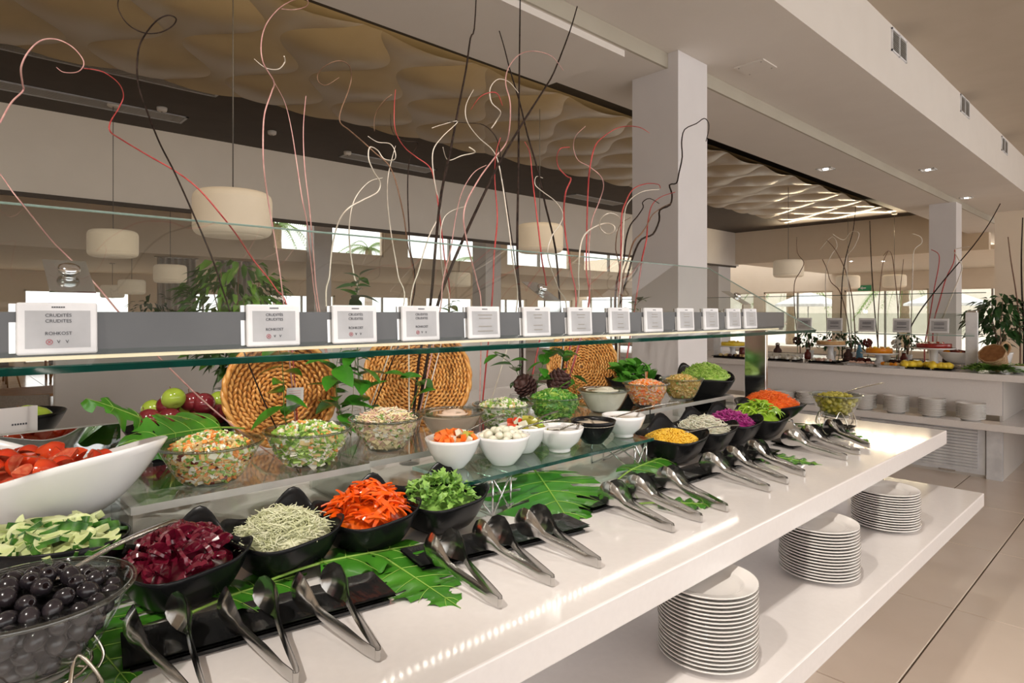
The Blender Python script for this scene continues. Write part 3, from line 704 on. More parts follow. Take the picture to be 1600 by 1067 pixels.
# ---- mixed salads that fill clear glass bowls
def salad(name, lab, loc, R, h, mats, wts, n=900, size=(.005, .011), mound=.03, shape='chip', body=0):
    b = MB(); k = 8; pr = [(R*.885*(.5+.5*(i/k*.80)**.75), .006+h*.78*i/k) for i in range(k+1)]
    b.lathe(pr, 32, body); dome(b, pr[-1][0], .004+h*.78, mound*.95, body)
    idx = [i for i, w_ in enumerate(wts) for _ in range(w_)]; n = int(n*1.7)
    for i in range(n):
        mi = random.choice(idx); s = rnd(*size)
        if i < n*.66:
            t = .02+.98*math.sqrt(random.random()); a = rnd(0, 2*PI); r = R*.915*(.5+.5*(t*.80)**.75); c = Vector((r*math.cos(a), r*math.sin(a), .006+h*.79*t))
            R3 = Matrix.Rotation(a, 4, 'Z') @ Matrix.Rotation(rnd(-.25, .25)-.35, 4, 'Y') @ Matrix.Rotation(rnd(0, 6), 4, 'X')
            if shape == 'strand' and random.random() < .75:
                d = Vector((-math.sin(a), math.cos(a), 0)); e = rnd(-1.2, 1.2); dd = d*math.cos(e)+Vector((.4*math.cos(a), .4*math.sin(a), 1))*math.sin(e); L = s*4; o_ = Vector((math.cos(a), math.sin(a), 0))*.003
                b.tube([c-dd*L/2-o_, c, c+dd*L/2-o_], .0026, 4, mi, sm=False)
            else: chip(b, c, R3, .0022, s*rnd(.5, 1), s, mi)
        else:
            c = moundpt(R*.80, .004+h*.79, mound)
            if shape == 'strand': strand(b, c+Vector((0, 0, .004)), s*5, .0024, mi, .5, .25)
            else: chip(b, c+Vector((0, 0, rnd(0, .006))), rotrand(), s, s*rnd(.5, 1), .003, mi)
    return stuff(name, b, mats, loc, lab, 'salad')
def onriser(x, y): return P(x, y, Z=ZR+.001)
g1 = Vector((-1.679, .513, ZR+.001)); g2 = Vector((-1.685, .775, ZR+.001)); g3 = Vector((-1.705, 1.04, ZR+.001)); g4 = Vector((-1.72, 1.31, ZR+.001))
g5 = Vector((-1.73, 1.56, ZR+.001)); g6 = Vector((-1.74, 1.85, ZR+.001)); g7 = Vector((-1.70, 2.12, ZR+.001)); g8 = Vector((-1.69, 2.42, ZR+.001)); g9 = Vector((-1.69, 2.72, ZR+.001))
for nm, lab, g, R, h in (('salad_bowl', 'clear glass bowl holding the couscous and vegetable salad', g1, .122, .098), ('salad_bowl', 'clear glass bowl holding the green leaf and egg salad', g2, .118, .098),
        ('salad_bowl', 'clear glass bowl holding the shredded ham and cheese salad', g3, .112, .098), ('salad_bowl', 'clear glass bowl holding the pink cocktail dressing', g4, .112, .085),
        ('salad_bowl', 'clear glass bowl holding the potato and herb salad', g5, .112, .085), ('salad_bowl', 'clear glass bowl holding dark green leaf salad', g6, .112, .085),
        ('salad_bowl', 'clear glass bowl holding thick white cream dressing', g7, .110, .095), ('salad_bowl', 'clear glass bowl holding the orange bean salad', g8, .105, .10), ('salad_bowl', 'clear glass bowl holding the mustard-brown grain salad', g9, .105, .10)):
    glass_bowl(nm, lab, g, R, h)
salad('couscous_salad', 'couscous salad with carrot, pepper and broccoli bits', g1, .122, .098, ['grain', 'orangebit', 'herb', 'cream', 'lettuce', 'beads'], [7, 4, 2, 4, 3, 1], 1300, (.003, .009), .035)
salad('leaf_salad', 'chopped green leaf salad with pale egg pieces and orange bits', g2, .118, .098, ['lettuce', 'cream', 'herb', 'grain', 'orangebit'], [7, 5, 3, 2, 1], 1000, (.006, .013), .025)
salad('ham_cheese_salad', 'shredded ham and cheese salad', g3, .112, .098, ['cheese', 'ham', 'cream', 'herb'], [6, 4, 3, 1], 900, (.006, .010), .035, 'strand')
salad('potato_salad', 'pale potato salad with chopped herbs', g5, .112, .085, ['cream', 'lettuce', 'herb', 'grain'], [6, 4, 3, 1], 900, (.005, .010), .025)
salad('rocket_salad', 'dark green leaf salad in a glass bowl', g6, .112, .085, ['spinach', 'herb', 'lettuce'], [6, 3, 3], 900, (.008, .016), .03)
salad('bean_salad', 'orange bean and carrot salad', g8, .105, .10, ['orangebit', 'ham', 'grain', 'carrot'], [5, 4, 3, 2], 1000, (.005, .010), .025)
salad('grain_salad', 'mustard-brown grain salad', g9, .105, .10, ['mustardgrain', 'grain', 'herb'], [7, 3, 1], 1200, (.003, .007), .03)
def filled(name, lab, loc, R, h, m, level=.8, swirl=.006):
    b = MB(); k = 8; pr = [(R*.965*(.5+.5*(i/k*level)**.75), .004+h*level*i/k) for i in range(k+1)]
    b.lathe(pr, 36); b.f.pop(); b.m.pop(); b.sm.pop(); rt = pr[-1][0]; zt = pr[-1][1]
    b.grid(lambda u, v: (rt*(1-v)*math.cos(2*PI*u), rt*(1-v)*math.sin(2*PI*u), zt+swirl*math.sin(6*PI*v)*math.sin(2*PI*u+5*v)*v*(1-v)*3+swirl*v), 36, 12)
    o = b.build(name, M[m], None, loc); tag(o, lab, 'dressing', None, 'stuff')
filled('pink_dressing', 'smooth pink cocktail dressing', g4, .112, .085, 'pinkcream', .82, .012)
filled('white_dressing', 'thick white cream dressing in a glass bowl', g7, .110, .095, 'cream', .85, .014)
# ---- small round bowls on the glass shelf
ZSH = ZS+.001
def round_bowl_mesh(R, h, m, foot=False):
    if foot:
        pr = [(R*.42, 0), (R*.46, .004), (R*.44, .010), (R*.50, .014), (R*.80, h*.45), (R*.97, h*.85), (R, h), (R-.003, h+.001), (R*.94, h*.85), (R*.76, h*.47), (R*.46, .02), (0, .017)]
    else:
        pr = [(R*.40, 0), (R*.44, .003), (R*.66, h*.28), (R*.86, h*.6), (R*.97, h*.9), (R, h), (R-.003, h+.001), (R*.93, h*.88), (R*.82, h*.6), (R*.6, h*.28), (R*.36, .007), (0, .006)]
    b = MB(); b.lathe(pr, 44); return b.mesh('dressing_bowl', M[m])
rb = {'w': round_bowl_mesh(.083, .088, 'white_ceramic'), 'f': round_bowl_mesh(.080, .080, 'white_ceramic', True), 'b': round_bowl_mesh(.080, .080, 'black_melamine')}
def small(kind, loc, lab, cat='bowl'):
    o = put('dressing_bowl', rb[kind], None, loc); tag(o, lab, 'bowl', 'small dressing bowls on the glass shelf'); return Vector(loc)
w1 = small('w', (-1.47, 1.125, ZSH), 'small white bowl holding pickled carrots and gherkins'); w2 = small('w', (-1.400, 1.262, ZSH), 'small white bowl holding white pearl onions')
w3 = small('w', (-1.475, 1.42, ZSH), 'small white bowl holding mixed gherkins and peppers'); w4 = small('f', (-1.400, 1.515, ZSH), 'small footed white bowl of grey dressing before the black bowl')
w5 = small('b', (-1.41, 1.70, ZSH), 'small black bowl holding beige dressing'); w6 = small('f', (-1.405, 1.868, ZSH), 'small footed white bowl of beige dressing at the glass shelf end')
for c, m, lab, z in ((w4, 'greysauce', 'grey-beige dressing in the footed white bowl', .066), (w5, 'beigesauce', 'beige dressing in the black bowl', .066), (w6, 'beigesauce', 'beige dressing in the footed bowl at the shelf end', .066)):
    b = MB(); b.lathe([(.076, z), (.05, z+.002), (.02, z+.004), (0, z+.003)], 36); b.lathe([(.035, z-.04), (.060, z-.018), (.076, z)], 36)
    o = b.build('dressing', M[m], None, c); tag(o, lab, 'dressing', None, 'stuff')
# pickled carrot chunks, pearl onions, gherkin mix: individuals
def chunk_mesh(m, s=.011):
    b = MB(); chip(b, (0, 0, 0), Matrix.Identity(4), s, s*.8, s*.6, 0); return b.mesh('chunk', M[m])
def under(loc, R, z, m, name, lab, cat, h=.012, sx=1, sy=1, drop=None, rot=None):
    b = MB(); dome(b, R, z, h, 0, jit=.003, sx=sx, sy=sy); b.lathe([(R*.55, z-(drop or .04)), (R*.98, z)], 28) if sx == sy == 1 else None
    o = b.build(name, M[m], None, loc, rot); tag(o, lab, cat, None, 'stuff'); return o
under(w1, .074, .072, 'orangebit', 'pickle_bed', 'pickled carrot brine bed in the white bowl', 'pickles'); under(w3, .074, .072, 'gherkin', 'pickle_bed', 'gherkin mix bed in the white bowl', 'pickles'); under(w2, .074, .07, 'onion_white', 'onion_bed', 'pearl onions deeper in the white bowl', 'onions')
cm = {k: chunk_mesh(k) for k in ('carrot', 'gherkin', 'onion_white', 'tomato_skin', 'lettuce')}
for i in range(34):
    k = random.choice(['carrot']*6+['gherkin']*2+['onion_white']); o = put('pickle_piece', cm[k], None, w1+moundpt(.064, .082, .018), (rnd(0, 6), rnd(0, 6), rnd(0, 6)), rnd(.8, 1.25))
    tag(o, {'carrot': 'orange pickled carrot chunk in the white bowl', 'gherkin': 'green gherkin chunk among the carrot chunks', 'onion_white': 'white onion chunk among the carrot chunks'}[k], 'pickle', 'pickled carrot mix')
for i in range(26):
    k = random.choice(['gherkin']*4+['onion_white']*2+['tomato_skin']+['lettuce']); o = put('pickle_piece', cm[k], None, w3+moundpt(.064, .08, .022), (rnd(0, 6), rnd(0, 6), rnd(0, 6)), (rnd(1, 2), rnd(.8, 1.2), rnd(.8, 1.2)))
    tag(o, {'gherkin': 'olive-green gherkin piece behind the pearl onions', 'onion_white': 'white onion piece among the gherkins', 'tomato_skin': 'red pepper piece among the gherkins', 'lettuce': 'light green pepper piece among the gherkins'}[k], 'pickle', 'gherkin mix')
b = MB(); b.blob((0, 0, 0), .0135, .0135, .0145, 14, 9); b.tube([(0, 0, .013), (0, 0, .018)], [.003, .0012], 6); om = b.mesh('pearl_onion', M['onion_white'])
for q in spread(34, lambda: moundpt(.062, .082, .022), .021):
    o = put('pearl_onion', om, None, w2+q, (rnd(0, 6), rnd(0, 6), rnd(0, 6)), rnd(.8, 1.15)); tag(o, 'white pearl onion heaped in the small white bowl', 'onion', 'pearl onions')
# ---- black leaf-shaped melamine bowls
def leaf_bowl_mesh(wd, h, tip=.45, asym=.25, foot=.5):
    def rf(a): p = 3.6; return wd/2/((abs(math.cos(a))**p+abs(math.sin(a))**p)**(1/p))
    def zf(a):
        c = abs(math.sin(2*a))**4; big = .5+.5*math.cos(a-3*PI/4)
        return h*(1+c*(-.02+.62*big**1.5)+.10*big)
    return bowl(rf, zf, foot, .55, .005, 64, 9).mesh('black_bowl', M['black_melamine'])
lbm = leaf_bowl_mesh(.232, .086, foot=.46)
def lbowl(lab, loc, rz, sc=1.0):
    o = put('black_bowl', lbm, None, loc, (0, 0, rz), sc); tag(o, lab, 'bowl', 'black leaf-shaped bowls'); return o
FB = {'beet': ((-1.375, .365), .25), 'cabb': ((-1.385, .577), .2), 'pepp': ((-1.375, .785), .15), 'aru': ((-1.36, .995), .1),
      'corn': ((-1.36, 2.115), .1), 'onion': ((-1.37, 2.37), .1), 'redc': ((-1.37, 2.60), .1), 'gpep': ((-1.345, 2.82), .1)}
bl = {'beet': 'black leaf-shaped bowl holding crinkle-cut beetroot', 'cabb': 'black leaf-shaped bowl holding shredded white cabbage', 'pepp': 'black leaf-shaped bowl holding red pepper strips', 'aru': 'black leaf-shaped bowl holding rocket leaves',
      'corn': 'black leaf-shaped bowl holding yellow sweetcorn', 'onion': 'black leaf-shaped bowl holding sliced white onion', 'redc': 'black leaf-shaped bowl holding shredded red cabbage', 'gpep': 'black leaf-shaped bowl holding green pepper strips'}
BP = {}
for k, ((x, y), rz) in FB.items(): BP[k] = Vector((x, y, ZC+.003)); lbowl(bl[k], BP[k], rz, 1.0 if y < 2 else 1.1); BP[k] = BP[k]+Vector((0, 0, 0 if y < 2 else .011))
ZRM = .080
def bed(k, m, nm, lab, cat, h=.02, R=.104): return under(BP[k], R*.93, ZRM-.012, m, nm, lab, cat, h, drop=.06)
# beetroot: crinkle-cut half slices
def halfslice(r, th, crink, n=10):
    b = MB()
    def f(u, v, s): a = PI*u; q = r*(1-v); return (q*math.cos(a), q*math.sin(a), s*th/2+crink*math.sin(q*math.cos(a)*900))
    b.grid(lambda u, v: f(u, v, 1), n, 2, 0, False); b.grid(lambda u, v: f(1-u, v, -1), n, 2, 0, False)
    b.grid(lambda u, v: f(u, 0, 1-2*v), n, 1, 1, True); b.grid(lambda u, v: (lambda x: (x, 0, (1-2*v)*th/2+crink*math.sin(x*900)))(r-2*r*u), n, 1, 0, False)
    return b
bm_ = [halfslice(.024, .006, .0012).mesh('beet_slice', [M['beet'], M['beet']]), halfslice(.019, .007, .0012).mesh('beet_slice', [M['beet'], M['beet']])]
bed('beet', 'beet', 'beetroot_bed', 'beetroot slices deeper in the black bowl', 'beetroot', .042)
for i in range(85):
    o = put('beet_slice', random.choice(bm_), None, BP['beet']+moundpt(.094, ZRM+.002, .050)+Vector((0, 0, .002)), (rnd(.2, 1.5), rnd(-.6, .6), rnd(0, 6)), rnd(.85, 1.15)); tag(o, 'crinkle-cut slice of dark red beetroot', 'beetroot', 'beetroot slices')
# white cabbage, sweetcorn, onion, red cabbage, grated carrot, lettuce: uncountable shreds
def shreds(nm, lab, cat, k, m, n, L, r, h, curl=.3, R=.099, loc=None, z=None, lie=.5):
    b = MB(); z = ZRM-.01 if z is None else z; dome(b, R*1.04, z, h*.9, 0, jit=.004); b.lathe([(R*.6, z-.05), (R*1.03, z)], 28)
    for i in range(n): strand(b, moundpt(R*.95, z+.004, h)+Vector((0, 0, rnd(-.002, .008))), rnd(*L), r*rnd(.7, 1.2), 0, lie, curl)
    stuff(nm, b, [m], loc or BP[k], lab, cat)
shreds('shredded_cabbage', 'shredded white cabbage heaped in a black bowl', 'cabbage', 'cabb', 'cabbage', 1000, (.025, .06), .0014, .048)
shreds('sliced_onion', 'thin slices of white onion in a black bowl', 'onion', 'onion', 'onion_white', 420, (.03, .065), .0022, .042, .45)
shreds('shredded_red_cabbage', 'shredded red cabbage in a black bowl', 'cabbage', 'redc', 'cabbage_red', 500, (.02, .05), .0022, .046, .4)
b = MB(); dome(b, .104, ZRM-.008, .03, 0); b.lathe([(.06, ZRM-.06), (.1, ZRM-.008)], 28)
for i in range(700): p_ = moundpt(.10, ZRM-.004, .033); b.blob(p_, .0048, .0042, .0034, 6, 3, 0, rotrand())
stuff('sweetcorn', b, ['corn'], BP['corn'], 'yellow sweetcorn kernels in a black bowl', 'corn')
# red pepper strips
def strip_mesh(m, L, wd, th, bend, nm, tw=.3):
    b = MB(); n = 6
    def c(u, s, t):
        x = (u-.5)*L; z = bend*(1-(2*u-1)**2); a = tw*(u-.5); y = s*wd/2*(1-.5*abs(2*u-1)**3)
        return (x, y*math.cos(a), z+y*math.sin(a)+t*th/2)
    b.grid(lambda u, v: c(u, 2*v-1, 1), n, 1, 0); b.grid(lambda u, v: c(u, 1-2*v, -1), n, 1, 0)
    b.grid(lambda u, v: c(u, 1, 1-2*v), n, 1, 0, False); b.grid(lambda u, v: c(u, -1, 2*v-1), n, 1, 0, False)
    return b.mesh(nm, M[m])
ps = [strip_mesh('pepper_red', .055, .012, .004, .008, 'pepper_strip'), strip_mesh('pepper_red', .04, .010, .004, .005, 'pepper_strip', .8), strip_mesh('pepper_red', .065, .010, .0035, .012, 'pepper_strip', -.6)]
bed('pepp', 'pepper_red', 'pepper_bed', 'red pepper strips deeper in the black bowl', 'pepper', .045)
for i in range(120):
    o = put('pepper_strip', random.choice(ps), None, BP['pepp']+moundpt(.094, ZRM+.004, .060), (rnd(-.9, .9), rnd(-.7, .7), rnd(0, 6)), rnd(.8, 1.15)); tag(o, 'orange-red strip of sweet pepper in a black bowl', 'pepper', 'red pepper strips')
gs = [strip_mesh('pepper_green', .06, .008, .004, .018, 'green_pepper_strip', .6), strip_mesh('pepper_green', .045, .008, .004, .012, 'green_pepper_strip', -.8)]
bed('gpep', 'pepper_green', 'green_pepper_bed', 'green pepper strips deeper in the black bowl', 'pepper', .042)
for i in range(90):
    o = put('green_pepper_strip', random.choice(gs), None, BP['gpep']+moundpt(.096, ZRM+.004, .056), (rnd(-1, 1), rnd(-.8, .8), rnd(0, 6)), rnd(.85, 1.2)); tag(o, 'bright green strip of sweet pepper in a black bowl', 'pepper', 'green pepper strips')
# rocket and spinach leaves
def leaflet(m, L, wd, nm, lobes=0, bend=.25):
    b = MB()
    def f(u, v):
        s = (v-.5)*2; x = u*L; ww = wd/2*max(.08, math.sin(PI*min(1, u*1.05))**.7)*(1+(.35*math.sin(u*lobes*2*PI) if lobes else 0))
        return (x, s*ww, bend*L*(u*(1-u))*2+abs(s)*ww*.35)
    b.grid(f, 8, 2); return b.mesh(nm, M[m])
al = [leaflet('arugula', .05, .020, 'rocket_leaf', 3), leaflet('arugula', .038, .017, 'rocket_leaf', 2, .4), leaflet('arugula', .044, .022, 'rocket_leaf', 2, .1)]
bed('aru', 'arugula', 'rocket_bed', 'rocket leaves deeper in the black bowl', 'leaves', .038)
for i in range(240):
    o = put('rocket_leaf', random.choice(al), None, BP['aru']+moundpt(.096, ZRM, .046), (rnd(-.8, .8), rnd(-1.2, .3), rnd(0, 6)), rnd(.5, .85)); tag(o, 'small green rocket leaf heaped in a black bowl', 'leaf', 'rocket leaves')
# grated carrot in a large shallow black bowl on a wire stand
cb = Vector((-1.40, 3.06, ZC+.05))
o = put('black_bowl', bowl(lambda a: .165*(1+.04*math.cos(2*a)), lambda a: .075*(1+.18*math.cos(2*a)), .4, .6, .005, 56).mesh('black_bowl', M['black_melamine']), None, cb); tag(o, 'wide shallow black bowl holding grated carrot', 'bowl')
shreds('grated_carrot', 'bright orange grated carrot heaped in a wide black bowl', 'carrot', None, 'carrot', 1400, (.015, .04), .0013, .06, .5, .14, cb, .064)
b = MB()
for i in range(3):
    a = i*2.09+.4; b.tube([cb+Vector((.10*math.cos(a), .10*math.sin(a), .004)), cb+Vector((.12*math.cos(a), .12*math.sin(a), -.046))], .004, 6)
b.tube([cb+Vector((.10*math.cos(i*PI/12), .10*math.sin(i*PI/12), .0)) for i in range(25)], .003, 6)
o = b.build('wire_stand', M['chrome']); tag(o, 'round chrome wire stand under the grated carrot bowl', 'stand')
# chopped lettuce and spinach in tall black bowls at the back
ZB2 = ZR+.003
bb = Vector((-1.80, 3.14, ZC+.12)); o = put('black_bowl', lbm, None, bb, (.0, .0, .5), (1.35, 1.35, 1.15)); tag(o, 'large black leaf-shaped bowl of chopped lettuce by the chrome post', 'bowl', 'black leaf-shaped bowls')
shreds('chopped_lettuce', 'light green chopped lettuce heaped in the black bowl by the post', 'lettuce', None, 'lettuce', 1100, (.015, .04), .0035, .06, .3, .125, bb, .105, .9)
b2 = Vector((-1.98, 2.72, ZC+.13)); o = put('black_bowl', lbm, None, b2, (0, 0, .3), (1.2, 1.2, 1.05)); tag(o, 'black leaf-shaped bowl of spinach leaves behind the bean salad', 'bowl', 'black leaf-shaped bowls')
sp_ = [leaflet('spinach', .08, .045, 'spinach_leaf', 0, .3), leaflet('spinach', .065, .04, 'spinach_leaf', 0, .1)]
under(b2, .12, .09, 'spinach', 'spinach_bed', 'spinach leaves deeper in the back bowl', 'leaves', .03)
for i in range(70):
    o = put('spinach_leaf', random.choice(sp_), None, b2+moundpt(.11, .10, .05), (rnd(-.6, .6), rnd(-1.0, .3), rnd(0, 6)), rnd(.8, 1.2)); tag(o, 'dark green spinach leaf in the black bowl behind the bean salad', 'leaf', 'spinach leaves')
for (c, lab) in ((bb, 'small dark riser block under the lettuce bowl'), (b2, 'small dark riser block under the spinach bowl')):
    o = rbox((-.08, -.08, 0), (.08, .08, c.z-ZC-.002), .004).build('riser_block', M['black_melamine'], None, (c.x, c.y, ZC)); tag(o, lab, 'riser')
# ---- white boat dish of tomato wedges
tb = Vector((-1.846, .142, ZC+.098))
ang = YAW
def boat_r(a): c, s = math.cos(a), math.sin(a); return 1/((abs(c)/.335)**2.3+(abs(s)/.172)**2.3)**(1/2.3)
def boat_z(a): return .112+.075*abs(math.cos(a))**2.5
bt = bowl(boat_r, boat_z, .40, .55, .007, 72, 10).mesh('boat_dish', M['white_ceramic'])
o = put('boat_dish', bt, None, tb, (0, 0, ang-.05)); tag(o, 'large white boat-shaped dish of tomato wedges with upswept tip', 'dish')
o = rbox((-.12, -.1, 0), (.12, .1, tb.z-ZC-.001), .004).build('riser_block', M['black_melamine'], None, (tb.x, tb.y, ZC), (0, 0, ang)); tag(o, 'dark riser block under the white tomato dish', 'riser')
def wedge_mesh(R=.030, arc=1.5):
    b = MB(); n, k = 6, 8
    b.grid(lambda u, v: (R*math.sin(PI*v)*math.cos(arc*(u-.5)), R*math.sin(PI*v)*math.sin(arc*(u-.5)), R*.92*math.cos(PI*v)), n, k, 0)
    for s in (-.5, .5):
        g = lambda u, v, s=s: (R*u*math.sin(PI*v)*math.cos(arc*s)+(.004*math.sin(3*PI*u)*math.sin(PI*v)), R*u*math.sin(PI*v)*math.sin(arc*s), R*.92*math.cos(PI*v))
        b.grid(g if s > 0 else (lambda u, v, g=g: g(1-u, v)), 4, k, 1)
    return b.mesh('tomato_wedge', [M['tomato_skin'], M['tomato_flesh']])
wm = [wedge_mesh(), wedge_mesh(.033, 1.25), wedge_mesh(.029, 2.0)]
b = MB(); dome(b, 1.0, .085, .035, 0, jit=.004, sx=.245, sy=.14); o = b.build('tomato_bed', M['tomato_flesh'], None, tb, (0, 0, ang-.05)); tag(o, 'tomato pieces deeper in the white dish', 'tomatoes', None, 'stuff')
RZ = Matrix.Rotation(ang-.05, 4, 'Z')
def tpos():
    r = math.sqrt(random.random()); a = rnd(0, 2*PI); return RZ @ Vector((.225*r*math.cos(a), .130*r*math.sin(a), .108+.038*(1-r*r)))
for q in spread(90, tpos, .034):
    o = put('tomato_wedge', random.choice(wm), None, tb+q, (rnd(0, 6), rnd(0, 6), rnd(0, 6)), rnd(.9, 1.15)); tag(o, 'glossy red tomato wedge piled in the white boat dish', 'tomato', 'tomato wedges')
# ---- cucumber in an oval black bowl
cu = Vector((-1.53, .165, ZC+.022))
o = put('black_bowl', bowl(lambda a: .15/math.sqrt(math.cos(a)**2+(math.sin(a)/.72)**2), lambda a: .115, .5, .5, .005, 56).mesh('black_bowl', M['black_melamine']), None, cu, (0, 0, ang)); tag(o, 'oval black bowl holding cut cucumber', 'bowl')
cw = [halfslice(.022, .010, 0).mesh('cucumber_piece', [M['cuke_flesh'], M['cuke_skin']]), halfslice(.02, .018, 0).mesh('cucumber_piece', [M['cuke_flesh'], M['cuke_skin']])]
b = MB(); dome(b, 1.0, .09, .02, 0, jit=.003, sx=.14, sy=.1); o = b.build('cucumber_bed', M['cuke_flesh'], None, cu, (0, 0, ang)); tag(o, 'cucumber deeper in the oval black bowl', 'cucumber', None, 'stuff')
RZ = Matrix.Rotation(ang, 4, 'Z')
for i in range(95):
    r = math.sqrt(random.random()); a = rnd(0, 2*PI); q = RZ @ Vector((.132*r*math.cos(a), .093*r*math.sin(a), .105+.028*(1-r*r)))
    o = put('cucumber_piece', random.choice(cw), None, cu+q, (rnd(-.6, .6)+random.choice((0, PI)), rnd(-.5, .5), rnd(0, 6)), (rnd(1.1, 2.0), rnd(.8, 1.1), rnd(.6, 1))); tag(o, 'cut cucumber piece with dark green skin in the oval bowl', 'cucumber', 'cucumber pieces')
o = rbox((-.07, -.05, 0), (.07, .05, .0205), .003).build('riser_block', M['black_melamine'], None, (cu.x, cu.y, ZC), (0, 0, ang)); tag(o, 'thin dark riser under the cucumber bowl', 'riser')
# ---- olive bowls on wire stands
def wire_bowl_stand(c, R, h, lab):
    b = MB()
    for i in range(4):
        a = i*PI/2+.6; d = Vector((math.cos(a), math.sin(a), 0)); s = Vector((-d.y, d.x, 0))
        b.tube(smooth([c+d*R*.72+s*.03+Vector((0, 0, 0)), c+d*R*.86+s*.028+Vector((0, 0, h*.6)), c+d*R*.72+Vector((0, 0, h+.035)), c+d*R*.86-s*.028+Vector((0, 0, h*.6)), c+d*R*.72-s*.03], 6), .003, 6)
    b.tube([c+Vector((R*.66*math.cos(i*PI/12), R*.66*math.sin(i*PI/12), h)) for i in range(25)], .003, 6)
    b.tube([c+Vector((R*.74*math.cos(i*PI/12), R*.74*math.sin(i*PI/12), .003)) for i in range(25)], .003, 6)
    o = b.build('wire_stand', M['wire']); tag(o, lab, 'stand', 'gold wire bowl stands')
def olive_mesh(m, rx, hole):
    b = MB(); n, k = 12, 8
    pr = []
    for i in range(k+1):
        a = PI*i/k; r = rx*math.sin(a); z = -rx*1.2*math.cos(a)
        if i == k and hole: r, z = rx*.30, rx*1.10
        pr.append((max(r, .0001), z))
    if hole: pr += [(rx*.26, rx*.95)]
    b.lathe(pr, n, 0)
    if hole:
        b.f.pop(); b.m.pop(); b.sm.pop(); b.lathe([(rx*.27, rx*.97), (rx*.22, rx*.7), (.0000001, rx*.5)], 12, 1)
        b.f.pop(); b.m.pop(); b.sm.pop()
    return b.mesh('olive', [M[m], M['olive_hole']])
ob = Vector((-1.175, .105, ZC)); oR, oH = .132, .112
wire_bowl_stand(ob, .115, .042, 'wire stand under the bowl of black olives')
obz = ob+Vector((0, 0, .048)); o = put('olive_bowl', glass_bowl_mesh(oR, oH), None, obz); tag(o, 'clear glass bowl of black olives on a wire stand', 'bowl', 'clear glass salad bowls')
om_ = olive_mesh('olive_black', .0138, True)
def olives(me, c, R, h, n_wall, n_top, lab, grp, mnd, lvl, s, dm):
    def wall():
        t = (.05+.95*random.random())*lvl; a = rnd(0, 2*PI); r = R*(.5+.5*t**.75)-.016; return Vector((r*math.cos(a), r*math.sin(a), .014+h*t))
    def top(): return moundpt(R*.84, h*lvl+.004, mnd)
    pts_ = spread(n_wall, wall, dm); k = len(pts_)
    for i in range(n_top):
        for _ in range(40):
            q = top()
            if all((q-o).length > dm for o in pts_): pts_.append(q); break
    for i, q in enumerate(pts_):
        o = put('olive', me, None, c+q, (rnd(-1.2, 1.2), rnd(-1.2, 1.2), rnd(0, 6)), rnd(.92, 1.06)*s); tag(o, lab, 'olive', grp)
olives(om_, obz, oR, oH, 170, 160, 'pitted black olive in the front glass bowl', 'black olives', .035, .80, 1, .0255)
b = MB(); b.lathe([(.045, .012), (.075, .05), (.092, .082), (.06, .10), (.0, .105)], 24); tag(b.build('olive_bed', M['olive_black'], None, obz), 'black olives packed in the middle of the glass bowl', 'olives', None, 'stuff')
gb = Vector((-1.185, 3.33, ZC)); wire_bowl_stand(gb, .1, .055, 'wire stand under the bowl of green olives')
gbz = gb+Vector((0, 0, .062)); o = put('olive_bowl', glass_bowl_mesh(.122, .105), None, gbz); tag(o, 'clear glass bowl of green olives on a wire stand at the island end', 'bowl', 'clear glass salad bowls')
olives(olive_mesh('olive_green', .0115, False), gbz, .122, .105, 90, 75, 'green olive in the glass bowl at the island end', 'green olives', .03, .72, 1, .021)
b = MB(); b.lathe([(.045, .01), (.07, .04), (.092, .075), (.06, .09), (.0, .10)], 24); tag(b.build('olive_bed', M['olive_green'], None, gbz), 'green olives packed in the middle of the glass bowl', 'olives', None, 'stuff')
# ---- serving spoons
def spoon(a, b_, lab, r=.0045):
    a, b_ = Vector(a), Vector(b_); t = thing('serving_spoon', lab, 'spoon', a, (0, 0, 0), 'serving spoons standing in the bowls'); d = b_-a; L = d.length; d.normalize(); s = d.cross(Vector((0, 0, 1))).normalized(); up = s.cross(d)
    q = MB(); n = 8
    q.grid(lambda u, v: d*(L*(.0+u))+s*((v-.5)*2*(r*(.7+.9*u)))+up*(.002*math.sin(PI*v)+.006*math.sin(PI*u)), n, 3)
    q.grid(lambda u, v: d*(L*u)+s*((.5-v)*2*(r*(.7+.9*u)))+up*(.006*math.sin(PI*u)-.002), n, 3); q.build('handle', M['steel'], t)
    q = MB(); q.blob(-d*.022, .024, .015, .005, 12, 6, 0, Matrix((( d.x, s.x, up.x, 0), (d.y, s.y, up.y, 0), (d.z, s.z, up.z, 0), (0, 0, 0, 1)))); q.build('bowl', M['steel'], t)
spoon(obz+Vector((-.05, .05, .115)), P(272, 812, d=1.18), 'long steel spoon resting in the black olives', .007)
def sh(c, dz=.085): return c+Vector((0, 0, dz))
spoon(sh(w1)+Vector((-.02, .04, 0)), P(788, 648, d=1.95), 'steel spoon handle rising from the pickled carrots')
spoon(sh(w3)+Vector((0, .03, 0)), P(872, 642, d=2.08), 'steel spoon handle rising from the gherkin mix')
spoon(sh(w2)+Vector((-.02, .03, 0)), P(874, 655, d=1.95), 'steel spoon handle rising from the pearl onions')
spoon(sh(w5, .07)+Vector((.02, -.02, 0)), sh(w5, .10)+Vector((.05, -.10, 0)), 'steel spoon handle leaning over the black bowl rim')
spoon(sh(w6, .075)+Vector((-.01, -.03, 0)), P(1060, 628, d=2.42), 'steel spoon handle rising from the end dressing bowl')
spoon(sh(w4, .07), P(910, 662, d=2.1), 'steel spoon handle in the grey dressing bowl')
spoon(sh(g5, .09), P(770, 640, d=2.2)+Vector((0, .0, .03)), 'steel spoon handle in the potato salad')
